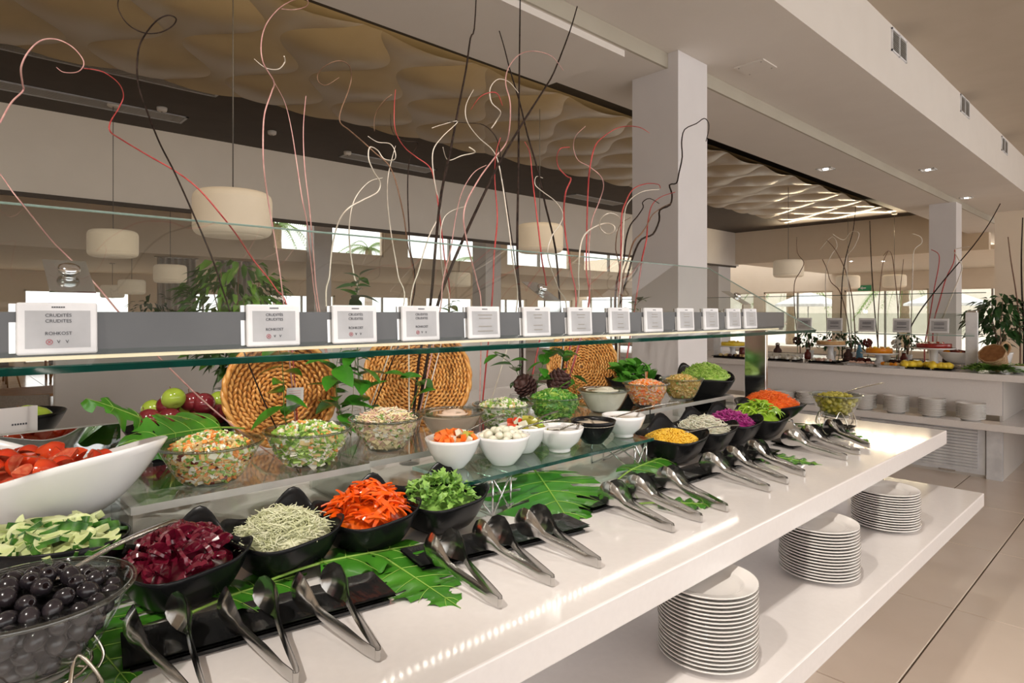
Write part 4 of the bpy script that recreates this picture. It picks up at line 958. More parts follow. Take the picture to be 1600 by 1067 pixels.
spoon(sh(g6, .1), P(890, 595, d=2.45), 'dark steel ladle handle over the green leaf salad')
spoon(sh(g8, .1), P(1010, 580, d=2.85), 'steel spoon handle behind the bean salad')
spoon(sh(BP['corn'], .10)+Vector((.05, .05, 0)), P(1155, 664, d=2.45), 'steel spoon handle resting on the sweetcorn bowl')
spoon(sh(gbz, .10), P(1380, 598, d=3.2), 'steel spoon handle rising from the green olives')
# ================================================================== TONGS, TRAYS, LEAVES, BASKETS, TWIGS
def arm_mesh(s, L=.27, op=1.0):
    st = [(0, .004, .011, .0085, .000), (.03, .009, .012, .009, .002), (.08, .015*op, .017, .0105, .004), (.13, .022*op, .021, .0095, .004), (.155, .026*op, .025, .0095, .004), (.172, .029*op, .033, .014, .005),
          (.187, .032*op, .039, .021, .008), (.205, .033*op, .041, .027, .011), (.228, .031*op, .039, .028, .012), (.248, .028*op, .035, .023, .009), (.262, .025*op, .030, .013, .004), (.268, .024*op, .028, .004, .001)]
    st = [(a*L/.268, b*1.12, c*1.12, d*1.25, e*1.25) for a, b, c, d, e in st]
    pts = [Vector(q[:3]) for q in st]
    k = len(st)-1; n = 30
    def smp(u):
        f = u*k; i = min(int(f), k-1); t = f-i; t = t*t*(3-2*t); return [st[i][q]*(1-t)+st[i+1][q]*t for q in range(5)]
    b = MB()
    def f(u, v, o): x, y, z, h, c = smp(u); w_ = 2*v-1; return (x, s*(y+c*(1-w_*w_)+o), z+w_*h)
    b.grid(lambda u, v: f(u, v, .0007), n, 6); b.grid(lambda u, v: f(1-u, v, -.0007), n, 6)
    return b.mesh('arm', M['steel'])
hm = MB()
hm.grid(lambda u, v: (-.007*math.sin(PI*u)+.002, .0052*math.cos(PI*u), .0025+.017*v), 10, 2); hm.grid(lambda u, v: (-.0058*math.sin(PI*(1-u))+.002, .004*math.cos(PI*(1-u)), .0025+.017*v), 10, 2)
hm = hm.mesh('hinge', M['steel'])
ar = {o: (arm_mesh(1, .27, o), arm_mesh(-1, .27, o)) for o in (1.0, .75, .55)}
TG = [((318, 1100), (262, 990), 1.0), ((462, 1064), (398, 955), 1.0), ((590, 1028), (505, 925), 1.0), ((781, 946), (697, 860), .75), ((863, 912), (775, 838), .75), ((936, 884), (840, 818), .75),
      ((1051, 829), (958, 772), .55), ((1095, 813), (1002, 762), .55), ((1135, 797), (1050, 748), .55), ((1201, 766), (1108, 722), .55), ((1229, 754), (1145, 712), .55), ((1256, 742), (1178, 702), .55),
      ((1322, 717), (1245, 686), .55), ((1342, 709), (1285, 681), .55), ((1358, 699), (1312, 671), .55)]
TL = ['wide-open pair of steel tongs beside the black olives', 'pair of steel tongs in front of the beetroot bowl', 'pair of steel tongs at the end of the long black tray', 'pair of steel tongs in front of the red pepper bowl',
      'pair of steel tongs in front of the rocket bowl', 'pair of steel tongs touching the big monstera leaf', 'pair of steel tongs just past the big monstera leaf', 'pair of steel tongs in front of the glass shelf, middle of three',
      'pair of steel tongs in front of the glass shelf end', 'pair of steel tongs in front of the sweetcorn bowl', 'pair of steel tongs in front of the sliced onion bowl', 'pair of steel tongs in front of the red cabbage bowl',
      'pair of steel tongs in front of the green pepper bowl', 'pair of steel tongs in front of the grated carrot bowl', 'pair of steel tongs beside the green olive stand']
for i, (h, e, op) in enumerate(TG):
    a = P(h[0], h[1], Z=ZC+.006); c = P(e[0], e[1], Z=ZC+.05); d = c-a; d.z = 0
    t = thing('serving_tongs', TL[i], 'tongs', (a.x, a.y, ZC+.0015), (0, -.045, math.atan2(d.y, d.x)), 'steel serving tongs along the counter front')
    for q in ar[op]: put('arm', q, t)
    put('hinge', hm, t)
# black slate-look trays
def tray(c0, c1, wd, lab):
    a = P(*c0, Z=ZC+.004); b_ = P(*c1, Z=ZC+.004); d = b_-a; L = d.length; ang_ = math.atan2(d.y, d.x)
    mid = (a+b_)/2
    b = MB(); n, m = 24, 8
    def f(u, v):
        x, y = (u-.5)*L, (v-.5)*wd; e = max(abs(2*u-1), abs(2*v-1)); rim = .010*max(0, (e-.86)/.14)**2
        return (x, y, .010+rim+.0022*math.sin(x*70+2*math.sin(y*40))*math.sin(y*55)*(1-e))
    b.grid(f, n*2, m); b.box((-L/2+.01, -wd/2+.01, 0), (L/2-.01, wd/2-.01, .006))
    b.grid(lambda u, v: (lambda q: (q[0], q[1], q[2]-.004))(f(1-u, v)), n, m)
    o = b.build('slate_tray', M['black_slate'], None, (mid.x, mid.y, ZC+.001), (0, 0, ang_)); tag(o, lab, 'tray', 'black trays under the tongs')
tray((190, 1030), (600, 922), .13, 'long black slate tray in front of the beetroot and cabbage')
tray((640, 882), (900, 820), .12, 'black slate tray in front of the pepper and rocket bowls')
tray((905, 795), (1075, 745), .11, 'black slate tray in front of the glass shelf')
tray((1075, 745), (1200, 706), .11, 'black slate tray in front of the sweetcorn bowl')
tray((1222, 698), (1320, 668), .11, 'black slate tray in front of the green pepper bowl')
# monstera leaves
def monstera(base, tip, Wd, lab, up=(0, 0, 1), droop=.05, seed=1, lift=0.0, nl=6):
    random.seed(seed); base, tip = Vector(base), Vector(tip); d = tip-base; L = d.length; d.normalize(); up = Vector(up); s = up.cross(d).normalized(); up = d.cross(s)
    t = thing('monstera_leaf', lab, 'leaf', base, (0, 0, 0), 'monstera leaves laid among the bowls')
    b = MB()
    ph = [rnd(-.08, .08) for _ in range(40)]
    def f(side, u, v):
        w_ = Wd/2*(math.sin(PI*min(1, .06+.94*u)**.62)**.8)*(1-.25*u)+.0
        w_ *= (1 if u < .93 else max(.05, (1-u)/.07)**.5)
        back = -.20*Wd*(1-u)**2*v; fwd = .33*w_*v
        x = L*u+back+fwd*(1-.9*u); y = side*w_*v*(1-.08*math.sin(u*nl*2*PI))
        z = lift*(1-u)-droop*(v*v*(.6+.4*math.sin(u*9+seed)))-droop*u*u*.6+.006*math.sin(u*nl*2*PI)*v
        return d*x+s*y+up*z
    def keep(u, v):
        g = (u*nl+.35) % 1.0; k = int(u*nl+.35)
        if v > .42 and g > .80+.10*(1-v)+ph[k] and u < .9: return False
        if .22 < v < .36 and .40 < g < .52 and (k % 2 == 0): return False
        return True
    for side in (1, -1):
        b.grid((lambda u, v, side=side: f(side, u, v)) if side > 0 else (lambda u, v: f(-1, u, 1-v)), 72, 14, 0, True, keep=(keep if side > 0 else (lambda u, v: keep(u, 1-v))))
    b.build('blade', M['leaf'], t)
    m = MB(); m.tube([f(1, u/14, 0)+up*.0012 for u in range(15)], [.0032*(1-.8*u/14) for u in range(15)], 5)
    for k in range(nl):
        u = (k+.10)/nl
        for side in (1, -1): m.tube([f(side, u+.02*q, q*.18)+up*.0012 for q in range(6)], [.0013*(1-.13*q) for q in range(6)], 4)
    m.build('veins', M['vein'], t)
    m = MB(); m.tube(smooth([(0, 0, 0), -d*.05+up*-.004, -d*.12-up*.015], 4), .003, 6); m.build('petiole', M['vein'], t)
    random.seed(seed+99)
z1 = ZC+.03
monstera(P(838, 738, Z=ZC+.07), P(905, 828, Z=ZC+.004), .40, 'large bright monstera leaf spread below the green glass shelf', droop=.035, seed=3)
monstera(P(585, 862, Z=ZC+.012), P(720, 948, Z=ZC+.004), .29, 'monstera leaf with a torn hole poking out between two black trays', droop=.006, seed=5)
monstera(P(500, 880, Z=ZC+.03), P(695, 838, Z=ZC+.012), .19, 'bright monstera leaf lying in front of the red pepper bowl', droop=.022, seed=8)
monstera(P(350, 935, Z=ZC+.02), P(480, 890, Z=ZC+.010), .22, 'monstera leaf under the beetroot and cabbage bowls', droop=.012, seed=11)
monstera(P(110, 960, Z=ZC+.008), P(205, 1070, Z=ZC+.004), .28, 'dark monstera leaf under the black olive stand', droop=.004, seed=13)
monstera(P(1175, 708, Z=ZC+.012), P(1285, 725, Z=ZC+.004), .22, 'monstera leaf under the tray before the green pepper', droop=.006, seed=17)
monstera(P(1030, 785, Z=ZC+.008), P(1128, 788, Z=ZC+.004), .13, 'small monstera leaf tip beside the sweetcorn tongs', droop=.004, seed=19)
monstera(P(1265, 664, Z=ZC+.012), P(1362, 690, Z=ZC+.004), .22, 'monstera leaf beside the green olive stand', droop=.006, seed=23)
monstera(P(985, 735, Z=ZC+.04), P(1062, 700, Z=ZC+.03), .16, 'monstera leaf behind the glass shelf wire stand', droop=.03, seed=29)
monstera(P(222, 655, X=-2.07), P(140, 618, X=-2.0), .13, 'upright monstera leaf beside the apples', up=(.6, 0, .9), droop=.02, seed=31, nl=2)
monstera(P(345, 668, X=-2.02), P(205, 678, X=-1.86), .24, 'dark monstera leaf draped behind the couscous salad', up=(.75, 0, .6), droop=.08, seed=37)
random.seed(11)
# ------------------------------------------------------------------ wicker baskets
def basket(c, R, yaw, tilt, lab, depth=.05, nr=13, cap=.020, open_=False):
    t = thing('wicker_basket', lab, 'basket', c, (tilt, 0, yaw), 'upright wicker baskets'); b = MB()
    def prof(r): return -depth*(1-(r/R)**2) if not open_ else -depth*min(1, (1-r/R)*2.2)
    for k in range(1, nr+1):
        r = R*k/(nr+.3); n = max(6, int(2*PI*r/.021))
        for j in range(n):
            a = 2*PI*(j+.5*(k % 2))/n; tl = .35*(1 if k % 2 else -1)
            p_ = Vector((r*math.cos(a), r*math.sin(a), prof(r)+rnd(-.001, .001)))
            Mx = Matrix.Rotation(a+PI/2+tl, 4, 'Z') @ Matrix.Rotation(rnd(-.15, .15), 4, 'Y')
            b.blob(p_, .0165*rnd(.9, 1.15), R/nr*.42, .006, 6, 4, 0, Mx)
    o = b.build('weave', M['wicker'], t); o['kind'] = 'stuff'
    q = MB(); q.grid(lambda u, v: ((lambda r: (r*math.cos(2*PI*u), r*math.sin(2*PI*u), prof(r)-.006))(R*.98*v+.001)), 40, 8); q.build('backing', M['wicker_dark'], t)
    q = MB()
    for ph in (0, PI):
        q.tube([((R+.004*math.cos(12*a+ph))*math.cos(a), (R+.004*math.cos(12*a+ph))*math.sin(a), .006*math.sin(12*a+ph)) for a in [2*PI*i/120 for i in range(121)]], .0085, 6, cap=False)
    q.build('rim', M['wicker'], t)
    q = MB()
    for i in range(12): a = 2*PI*i/12; q.tube([(r_*math.cos(a), r_*math.sin(a), prof(r_)-.012) for r_ in [R*s/6 for s in range(1, 7)]], .003, 5)
    q.build('spokes', M['wicker_dark'], t); return t
def bk(px, py, X, **kw): return P(px, py, X=X)
basket(P(440, 612, X=-2.16), .185, 1.25, 1.38, 'upright wicker basket with a faded tag next to the apples', .09, 12, open_=True)
basket(P(655, 588, X=-2.22), .225, 1.18, 1.36, 'round shallow wicker basket between the two clusters of twigs', .035, 15)
basket(P(912, 572, X=-2.20), .205, 1.15, 1.36, 'round shallow wicker basket nearest the white column', .03, 14)
tg = P(461, 620, X=-2.06); t = thing('paper_tag', 'small faded paper tag hanging on the first wicker basket', 'tag', tg, (0, 0.1, -.2))
MB().box((-.0008, -.028, -.032), (.0008, .028, .032)).build('paper', M['card'], t)
b = MB()
for z in (.02, .012, .004, -.004): b.box((.0008, -.02, z), (.0014, .018, z+.002))
b.build('printed_line', M['twig_pink'], t); MB().tube([(0, 0, .032), (-.03, 0, .06)], .0008, 5).build('string', M['twig_white'], t)
# ------------------------------------------------------------------ apples in a dark bowl
def apple_mesh(m):
    b = MB(); pr = []
    for i in range(17):
        a = PI*i/16; r = math.sin(a)*(1+.08*math.cos(a)); z = -math.cos(a)*.92
        z += .22*math.exp(-(r/.25)**2)*(1 if i < 8 else -1)
        pr.append((max(.0001, r*.038), z*.038))
    b.lathe(pr, 24); return b.mesh('skin', M[m])
ams = {'g': apple_mesh('apple_green'), 'r': apple_mesh('apple_red')}
stm = MB().tube([(0, 0, .026), (.001, 0, .036), (.004, 0, .046)], .0016, 5).mesh('stem', M['bark_brown'])
ap = [(240, 640, 'g'), (262, 634, 'r'), (271, 622, 'g'), (290, 638, 'g'), (300, 627, 'r'), (318, 630, 'r'), (343, 626, 'g'), (312, 646, 'r'), (265, 652, 'r'), (285, 655, 'g'), (340, 646, 'r'), (232, 655, 'r')]
for i, (x, y, k) in enumerate(ap):
    q = P(x, y, X=-2.38+.03*(i % 3)); t = thing('apple', {'g': 'shiny green apple heaped beside the first wicker basket', 'r': 'dark red apple heaped beside the first wicker basket'}[k], 'apple', q, (rnd(-.9, .9), rnd(-.9, .9), rnd(0, 6)), 'apples in the dark bowl')
    put('skin', ams[k], t); put('stem', stm, t)
q = P(288, 668, X=-2.38); b = bowl(lambda a: .19/math.sqrt(math.sin(a)**2+(math.cos(a)/.72)**2), lambda a: .10, .5, .6, .005, 48)
o = b.build('fruit_bowl', M['black_melamine'], None, (q.x, q.y, q.z-.085)); tag(o, 'dark oval bowl under the heap of apples', 'bowl')
o = rbox((-.1, -.12, 0), (.1, .12, q.z-.087-ZC), .003).build('riser_block', M['black_melamine'], None, (q.x, q.y, ZC)); tag(o, 'dark riser block under the apple bowl', 'riser')
# sign holder and pear at the far left
q = P(18, 668, X=-2.20); t = thing('menu_card', 'small printed card in a clear stand behind the mirror panel', 'sign', (q.x, q.y, ZC), (0, 0, .1))
H = q.z-ZC+.055
MB().box((-.002, -.09, H-.09), (.002, .058, H)).build('card', M['card'], t); MB().box((.002, -.06, H-.052), (.0026, -.058, H-.04)).build('printed_line', M['ink'], t)
b = MB()
for i in range(6): b.box((.002, .0+i*.006, H-.05), (.0026, .004+i*.006, H-.045))
b.build('printed_line', M['ink'], t); MB().box((-.004, -.09, 0), (.004, .058, H-.088)).build('stand', M['acrylic'], t)
q = P(58, 652, X=-2.45); t = thing('pear', 'green pear leaning in a dark bowl behind the menu card', 'pear', q, (.9, .2, .3))
MB().lathe([(.0001, -.045), (.022, -.042), (.036, -.02), (.036, .0), (.026, .03), (.016, .05), (.008, .058), (.0001, .059)], 20).build('skin', M['apple_green'], t); MB().tube([(0, 0, .058), (.004, 0, .075)], .0018, 5).build('stem', M['bark_brown'], t)
q = P(20, 655, X=-2.5); o = bowl(lambda a: .14, lambda a: .09, .5, .6, .005, 40).build('fruit_bowl', M['black_melamine'], None, (q.x, q.y, q.z-.07)); tag(o, 'round dark bowl of pears behind the menu card', 'bowl')
o = rbox((-.08, -.08, 0), (.08, .08, q.z-.072-ZC), .003).build('riser_block', M['black_melamine'], None, (q.x, q.y, ZC)); tag(o, 'dark riser block under the pear bowl', 'riser')
# ------------------------------------------------------------------ glass jars, pine cones
def jar(px, py, X, R, h, lab, fill=None):
    q = P(px, py, X=X); q.z = ZC; t = thing('glass_jar', lab, 'jar', q)
    b = MB(); b.lathe([(R*.9, 0), (R, .004), (R, h), (R*.94, h+.004), (R*.92, h)], 28); b.f.pop(); b.m.pop(); b.sm.pop(); b.build('glass', M['glass'], t)
    if fill:
        b = MB(); b.lathe([(R*.88, .006), (R*.94, h*.55), (0, h*.6)], 24)
        for i in range(160): a = rnd(0, 6.28); b.blob((R*.93*math.cos(a), R*.93*math.sin(a), rnd(.01, h*.55)), .005, .005, .005, 6, 4)
        o = b.build('beads', M[fill], t); o['kind'] = 'stuff'
    return q
VZ = [jar(545, 640, -2.10, .045, .22, 'tall clear jar holding white twigs beside the first basket'), jar(640, 640, -2.02, .04, .20, 'tall clear jar holding dark branches in front of the second basket'),
      jar(748, 610, -2.12, .05, .17, 'clear jar of dark red beads right of the second basket', 'beads'), jar(812, 605, -2.08, .05, .2, 'tall clear jar holding dark branches before the bright partition'), jar(865, 600, -2.10, .05, .2, 'tall clear jar holding red twigs before the third basket'),
      jar(965, 595, -2.10, .05, .2, 'tall clear jar holding twisted willow beside the column'), jar(470, 660, -2.08, .04, .17, 'small clear jar in front of the first basket')]
def cone(px, py, X, R, lab):
    q = P(px, py, X=X); t = thing('pine_cone', lab, 'pine cone', q, (rnd(-1, 1), rnd(-.6, .6), 0)); b = MB(); b.blob((0, 0, 0), R*.7, R*.7, R, 12, 8); b.build('core', M['cone'], t)
    sc = MB(); sc.blob((0, 0, 0), R*.34, R*.30, R*.10, 8, 4); sm_ = sc.mesh('scale', M['cone'])
    for k in range(8):
        z = -R*.8+k*R*.22; rr = R*.78*math.sqrt(max(.05, 1-(z/R)**2))
        for j in range(8): a = 2*PI*(j+.5*(k % 2))/8; put('scale', sm_, t, (rr*math.cos(a), rr*math.sin(a), z), (0, -.6, a))
for x, y, X, R, l in ((822, 604, -1.99, .05, 'dark pine cone leaning between the two right baskets'), (872, 596, -1.99, .055, 'dark pine cone in front of the third basket')): cone(x, y, X, R, l)
# ------------------------------------------------------------------ leafy sprigs
lf = {}
for nm, L, W_, m in (('a', .080, .052, 'leaf'), ('b', .065, .042, 'leaf'), ('c', .095, .050, 'leaf_dark')):
    b = MB()
    def f(u, v, L=L, W_=W_):
        s = 2*v-1; ww = W_/2*math.sin(PI*u**.85)**.8*(1-.3*u); return (L*u, s*ww, -.25*L*u*u+abs(s)*ww*.25)
    b.grid(f, 10, 4); lf[nm] = b.mesh('leaf', M[m])
def sprig(pts, lab, n, kinds='ab', sc=1.35, grp='leafy sprigs behind the salads', sw=.0022, name='leafy_sprig'):
    P_ = smooth(pts, 6); base = P_[0]; t = thing(name, lab, 'plant', base, (0, 0, 0), grp)
    MB().tube([q-base for q in P_], [sw*(1-.6*i/len(P_)) for i in range(len(P_))], 5).build('stem', M['stem_green'], t)
    n = int(n*1.4)
    for i in range(n):
        k = int(len(P_)*(.2+.8*i/n)); k = min(k, len(P_)-1); a = i*2.4+rnd(-.4, .4)
        put('leaf', lf[random.choice(kinds)], t, P_[k]-base, (rnd(-.4, .4), rnd(-.7, .35), a), sc*rnd(.8, 1.2))
def pts(X, *xy): return [P(x, y, X=X) for x, y in xy]
sprig(pts(-2.03, (455, 690), (445, 650), (443, 605), (440, 560), (432, 540)), 'leafy green sprig crossing the first wicker basket', 9)
sprig(pts(-2.01, (548, 680), (530, 640), (525, 600), (528, 560), (545, 520)), 'dense leafy green sprig between the first two baskets', 16)
sprig(pts(-2.02, (575, 660), (566, 620), (560, 580), (548, 545)), 'leafy green sprig beside the white twigs', 9)
sprig(pts(-2.10, (560, 600), (558, 520), (556, 470), (562, 430)), 'tall leafy sprig rising above the label rail', 22, 'bc', .9)
sprig(pts(-2.03, (800, 640), (815, 605), (800, 570), (770, 550)), 'leafy green sprig before the bright partition', 9)
sprig(pts(-2.03, (835, 640), (840, 600), (850, 565), (862, 545)), 'leafy green sprig leaning to the third basket', 9)
sprig(pts(-2.03, (905, 640), (898, 600), (885, 565), (878, 548)), 'leafy green sprig crossing the third basket', 7)
sprig(pts(-2.03, (640, 640), (655, 600), (635, 590), (615, 592)), 'single-leaf sprig in front of the second basket', 3)
sprig(pts(-2.08, (705, 520), (700, 490), (708, 470)), 'small leafy sprig peeking over the label rail', 7, 'b', .8)
sprig(pts(-2.08, (985, 520), (990, 485), (1000, 468)), 'small leafy sprig beside the column above the rail', 9, 'bc', .8)
# ------------------------------------------------------------------ large leafy bush and small palm behind the rail
def bush(c, R, h, n, lab, pot=None, name='potted_bush', L=(.07, .14), m='leaf_bush', potm='white_ceramic', cat='plant', stems=5):
    t = thing(name, lab, cat, c); b = MB(); p0 = Vector((0, 0, pot or 0)); sb = MB()
    for k in range(stems):
        a = k*2*PI/stems; tip = Vector((R*.5*math.cos(a), R*.5*math.sin(a), h*rnd(.6, .95)))
        sb.tube(smooth([p0, p0*.5+tip*.4+Vector((0, 0, .05)), tip], 4), [.006-.0005*i for i in range(9)], 5)
    for i in range(n):
        d = Vector((rnd(-1, 1), rnd(-1, 1), rnd(-1, 1)));
        while d.length > 1 or d.length < .35: d = Vector((rnd(-1, 1), rnd(-1, 1), rnd(-1, 1)))
        q = Vector((d.x*R, d.y*R, (pot or 0)+(h-(pot or 0))*(.55+.45*d.z))); l = rnd(*L); yaw = math.atan2(d.y, d.x)+rnd(-.7, .7); pit = rnd(-.2, 1.0)
        Mx = Matrix.Rotation(yaw, 4, 'Z') @ Matrix.Rotation(pit, 4, 'Y') @ Matrix.Rotation(rnd(-.5, .5), 4, 'X')
        W_ = l*.34; vs = []
        for (x, y, z) in ((0, 0, 0), (.35*l, W_/2, .01), (.35*l, 0, 0), (.35*l, -W_/2, .01), (.7*l, W_*.4, -.05*l), (.7*l, 0, -.08*l), (.7*l, -W_*.4, -.05*l), (l, 0, -.22*l)): vs.append(q+(Mx @ Vector((x, y, z))))
        b.add(vs, [(0, 2, 1), (0, 3, 2), (1, 2, 5, 4), (2, 3, 6, 5), (4, 5, 7), (5, 6, 7)], 0, True)
    o = b.build('foliage', M[m], t); sb.build('stems', M['bark_brown'], t)
    if pot:
        MB().lathe([(R*.28, 0), (R*.38, pot*.9), (R*.40, pot), (R*.34, pot), (R*.32, pot*.8), (0, pot*.8)], 28).build('pot', M[potm], t)
    return t
q = P(368, 488, X=-3.25); bush((q.x, q.y, ZC), .25, .87, 480, 'large dark leafy bush rising behind the label rail', .2, L=(.06, .12), stems=7)
# ------------------------------------------------------------------ curly twigs and branches
def twig(xy, X, m, rpx, lab, base=None, grp='curly twigs behind the sneeze guard', name='curly_twig', wob=.05, n=5, sub=6):
    ws = [P(x, y, X=X+wob*math.sin(i*1.3+xy[0][0]*.05)) for i, (x, y) in enumerate(xy)]
    if base is not None: ws.append(Vector((base.x, base.y, ZC+.012)))
    W_ = smooth(ws, sub); dm = (W_[0]-Vector((0, 0, CAMZ))).length; r0 = rpx*.40*dm/FPX; k = len(W_)
    b0 = W_[-1].copy(); t = MB(); t.tube([q-b0 for q in W_], [r0*(.45+.55*min(1, i/(k*.6))) for i in range(k)], n)
    o = t.build(name, M[m], None, b0); tag(o, lab, 'twig', grp); return o
J1, J2, J3, J4, J5, J6, J7 = VZ
twig([(745, -25), (741, 45), (735, 60), (728, 110), (716, 170), (705, 230), (690, 300), (681, 380), (672, 480), (655, 560)], -2.12, 'bark', 4.6, 'thick dark branch leaning over the second basket', J2, name='branch', sub=3)
twig([(813, -25), (812, 60), (811, 150), (810, 260), (808, 400), (813, 480), (816, 560)], -2.14, 'bark', 4.6, 'straight upright dark branch, tallest of all', J4, name='branch', wob=.02, sub=3)
twig([(902, 10), (890, 50), (866, 112), (850, 140), (818, 190), (780, 255), (758, 300), (730, 360), (700, 430), (683, 480), (668, 560)], -2.10, 'bark', 4.6, 'long dark branch slanting across the others', J2, name='branch', wob=.02, sub=3)
twig([(780, 48), (788, 75), (797, 110), (812, 160), (824, 210), (840, 265), (852, 320), (868, 390), (875, 480), (880, 560)], -2.16, 'bark', 4.0, 'dark branch leaning towards the third basket', J5, name='branch', wob=.02, sub=3)
twig([(262, -30), (225, -32), (195, -20), (184, 5), (190, 25), (205, 42), (228, 52), (252, 50), (270, 40), (275, 29), (262, 24), (245, 32), (228, 52), (217, 75), (214, 110), (218, 140), (232, 180), (250, 225), (272, 268), (300, 330), (330, 400), (352, 465), (385, 560), (425, 655)], -2.04, 'bark', 2.8, 'long black wire-thin twig ending in a wide loop', J7)
twig([(88, 105), (100, 113), (122, 112), (131, 97), (115, 75), (90, 62), (65, 63), (45, 80), (33, 105), (35, 130), (36, 142), (18, 160), (0, 192), (-30, 250)], -2.10, 'twig_pink', 2.6, 'pink twig curling into a hook at the top', P(-30, 560, X=-2.1))
twig([(131, 107), (160, 112), (185, 130), (193, 150), (185, 170), (173, 190), (172, 205), (190, 218), (230, 242), (275, 268), (310, 295), (345, 335), (372, 370), (395, 405), (430, 450), (452, 500)], -2.12, 'twig_red', 2.8, 'long red twig arching down past the biggest lamp', J7)
twig([(-30, 240), (0, 272), (20, 300), (40, 325), (80, 375), (110, 405), (150, 445), (185, 487), (250, 560), (345, 650)], -2.06, 'twig_pink', 3.0, 'straight pink twig passing the first chrome bracket', J7)
twig([(440, 14), (460, 15), (478, 10), (481, 1), (468, -2), (450, 4), (432, 17), (415, 40), (408, 70), (412, 100), (428, 128), (424, 145), (413, 180), (411, 230), (413, 270), (420, 320), (432, 390), (445, 490)], -2.10, 'twig_pink', 2.4, 'pale pink twig with a flat loop at the very top', J7)
twig([(428, 128), (445, 160), (455, 200), (463, 250), (472, 310), (480, 350), (487, 420), (497, 490)], -2.13, 'twig_pink', 2.4, 'pink forked twig left of the palm trunk', J1)
twig([(478, 150), (474, 200), (476, 260), (484, 330), (490, 400), (500, 490)], -2.10, 'twig_pink', 2.6, 'straight pink twig in front of the palm trunk', J1)
twig([(397, 92), (415, 106), (435, 108), (445, 97), (444, 88)], -2.11, 'twig_white', 2.2, 'short pale hook-shaped twig tip crossing a pink twig', None)
twig([(530, 121), (510, 133), (498, 128), (497, 115), (510, 102), (530, 95), (545, 102), (549, 120), (545, 140), (532, 175), (532, 192), (545, 203), (565, 220), (585, 238), (610, 262), (625, 310), (635, 370), (642, 480)], -2.14, 'bark_brown', 2.6, 'brown twig with a round open curl', J1)
twig([(575, 213), (590, 222), (610, 225), (618, 240), (615, 250), (600, 248), (590, 235), (578, 230), (576, 248), (585, 270), (594, 285), (590, 300), (568, 312), (545, 325), (530, 345), (520, 380), (515, 430), (511, 490)], -2.10, 'twig_white', 2.8, 'white twig with a double curl at the top', J1)
twig([(598, 278), (577, 284), (556, 308), (547, 340), (546, 380), (553, 430), (560, 480)], -2.12, 'twig_white', 2.8, 'white twig bent over to one side', J1)
twig([(618, 228), (612, 250), (606, 280), (606, 320), (612, 370), (622, 430), (628, 490)], -2.16, 'twig_white', 2.4, 'white twig in the middle of the white cluster', J1)
twig([(618, 140), (616, 170), (618, 205), (632, 230), (650, 245), (672, 262), (680, 290), (686, 330), (694, 400), (700, 490)], -2.12, 'twig_red', 2.6, 'red twig with a straight upright tip', J2)
twig([(585, 205), (586, 180), (600, 158), (612, 148)], -2.12, 'bark_brown', 1.8, 'short brown twig tip curving to the red twig', None)
twig([(610, 178), (613, 205), (630, 220), (653, 224), (640, 250), (637, 300), (640, 380), (643, 480)], -2.15, 'bark', 2.4, 'thin dark twig with a sharp kink', J1)
twig([(692, 230), (700, 250), (722, 243), (742, 238), (733, 230)], -2.1, 'twig_white', 2.4, 'pale twig hook in the centre of the tangle', None)
twig([(675, 200), (690, 195), (715, 190), (690, 215), (676, 240), (680, 290), (688, 330), (670, 370), (655, 420), (640, 490)], -2.08, 'twig_white', 2.6, 'white twig bending out of the central tangle', J2)
twig([(728, 322), (705, 330), (692, 345), (688, 380), (692, 430), (700, 490)], -2.1, 'twig_white', 2.4, 'white twig arching low in the central tangle', J2)
twig([(760, 258), (740, 270), (722, 300), (712, 340), (704, 390), (692, 440), (685, 500)], -2.09, 'twig_pink', 2.6, 'pink twig arching over the central tangle', J2)
twig([(880, 110), (862, 88), (835, 80), (812, 85), (795, 105), (790, 130), (797, 160), (796, 200), (790, 225), (770, 250), (745, 285), (725, 330), (730, 380), (745, 440), (752, 490)], -2.1, 'twig_pink', 2.6, 'long pink twig with a broad arch at the top', J3)
twig([(810, 145), (795, 128), (778, 124), (766, 138), (768, 160), (782, 175), (775, 190), (768, 200)], -2.12, 'twig_white', 2.4, 'cream twig coiling beside the upright branch', None)
twig([(740, 140), (728, 165), (730, 190), (748, 215), (770, 235), (780, 260), (790, 320), (800, 400), (806, 490)], -2.13, 'twig_white', 2.6, 'cream twig running down beside the upright branch', J3)
twig([(700, 190), (730, 192), (755, 195), (772, 210), (780, 230), (784, 270), (795, 340), (806, 420), (812, 490)], -2.09, 'bark', 2.4, 'thin dark twig crossing the upright branch', J4)
twig([(782, 215), (775, 240), (773, 280), (777, 340), (772, 400), (768, 480)], -2.07, 'twig_red', 3.0, 'upright red twig beside the dark branches', J3)
twig([(735, 172), (752, 150), (775, 145), (785, 165)], -2.1, 'twig_red', 2.0, 'short red twig loop in the tangle', None)
twig([(820, 222), (828, 240), (832, 280), (838, 330), (846, 400), (852, 480)], -2.11, 'twig_red', 3.2, 'straight red twig right of the upright branch', J4)
twig([(848, 278), (838, 276), (836, 288), (846, 298), (868, 315), (880, 335), (874, 352), (862, 370), (856, 400), (872, 450), (885, 490)], -2.12, 'twig_white', 2.4, 'cream twig in a wide S curve before the lamp', J5)
twig([(890, 230), (876, 232), (870, 245), (873, 262), (885, 275), (892, 280), (884, 300), (881, 330), (884, 370), (892, 420), (899, 490)], -2.1, 'twig_red', 3.2, 'bright red twig with a curled-over tip', J5)
twig([(1015, 208), (1002, 200), (985, 197), (965, 200), (945, 212), (930, 228), (922, 260), (919, 290), (917, 350), (916, 420), (918, 490)], -2.12, 'twig_red', 2.6, 'thin red twig arching in front of the column', J5)
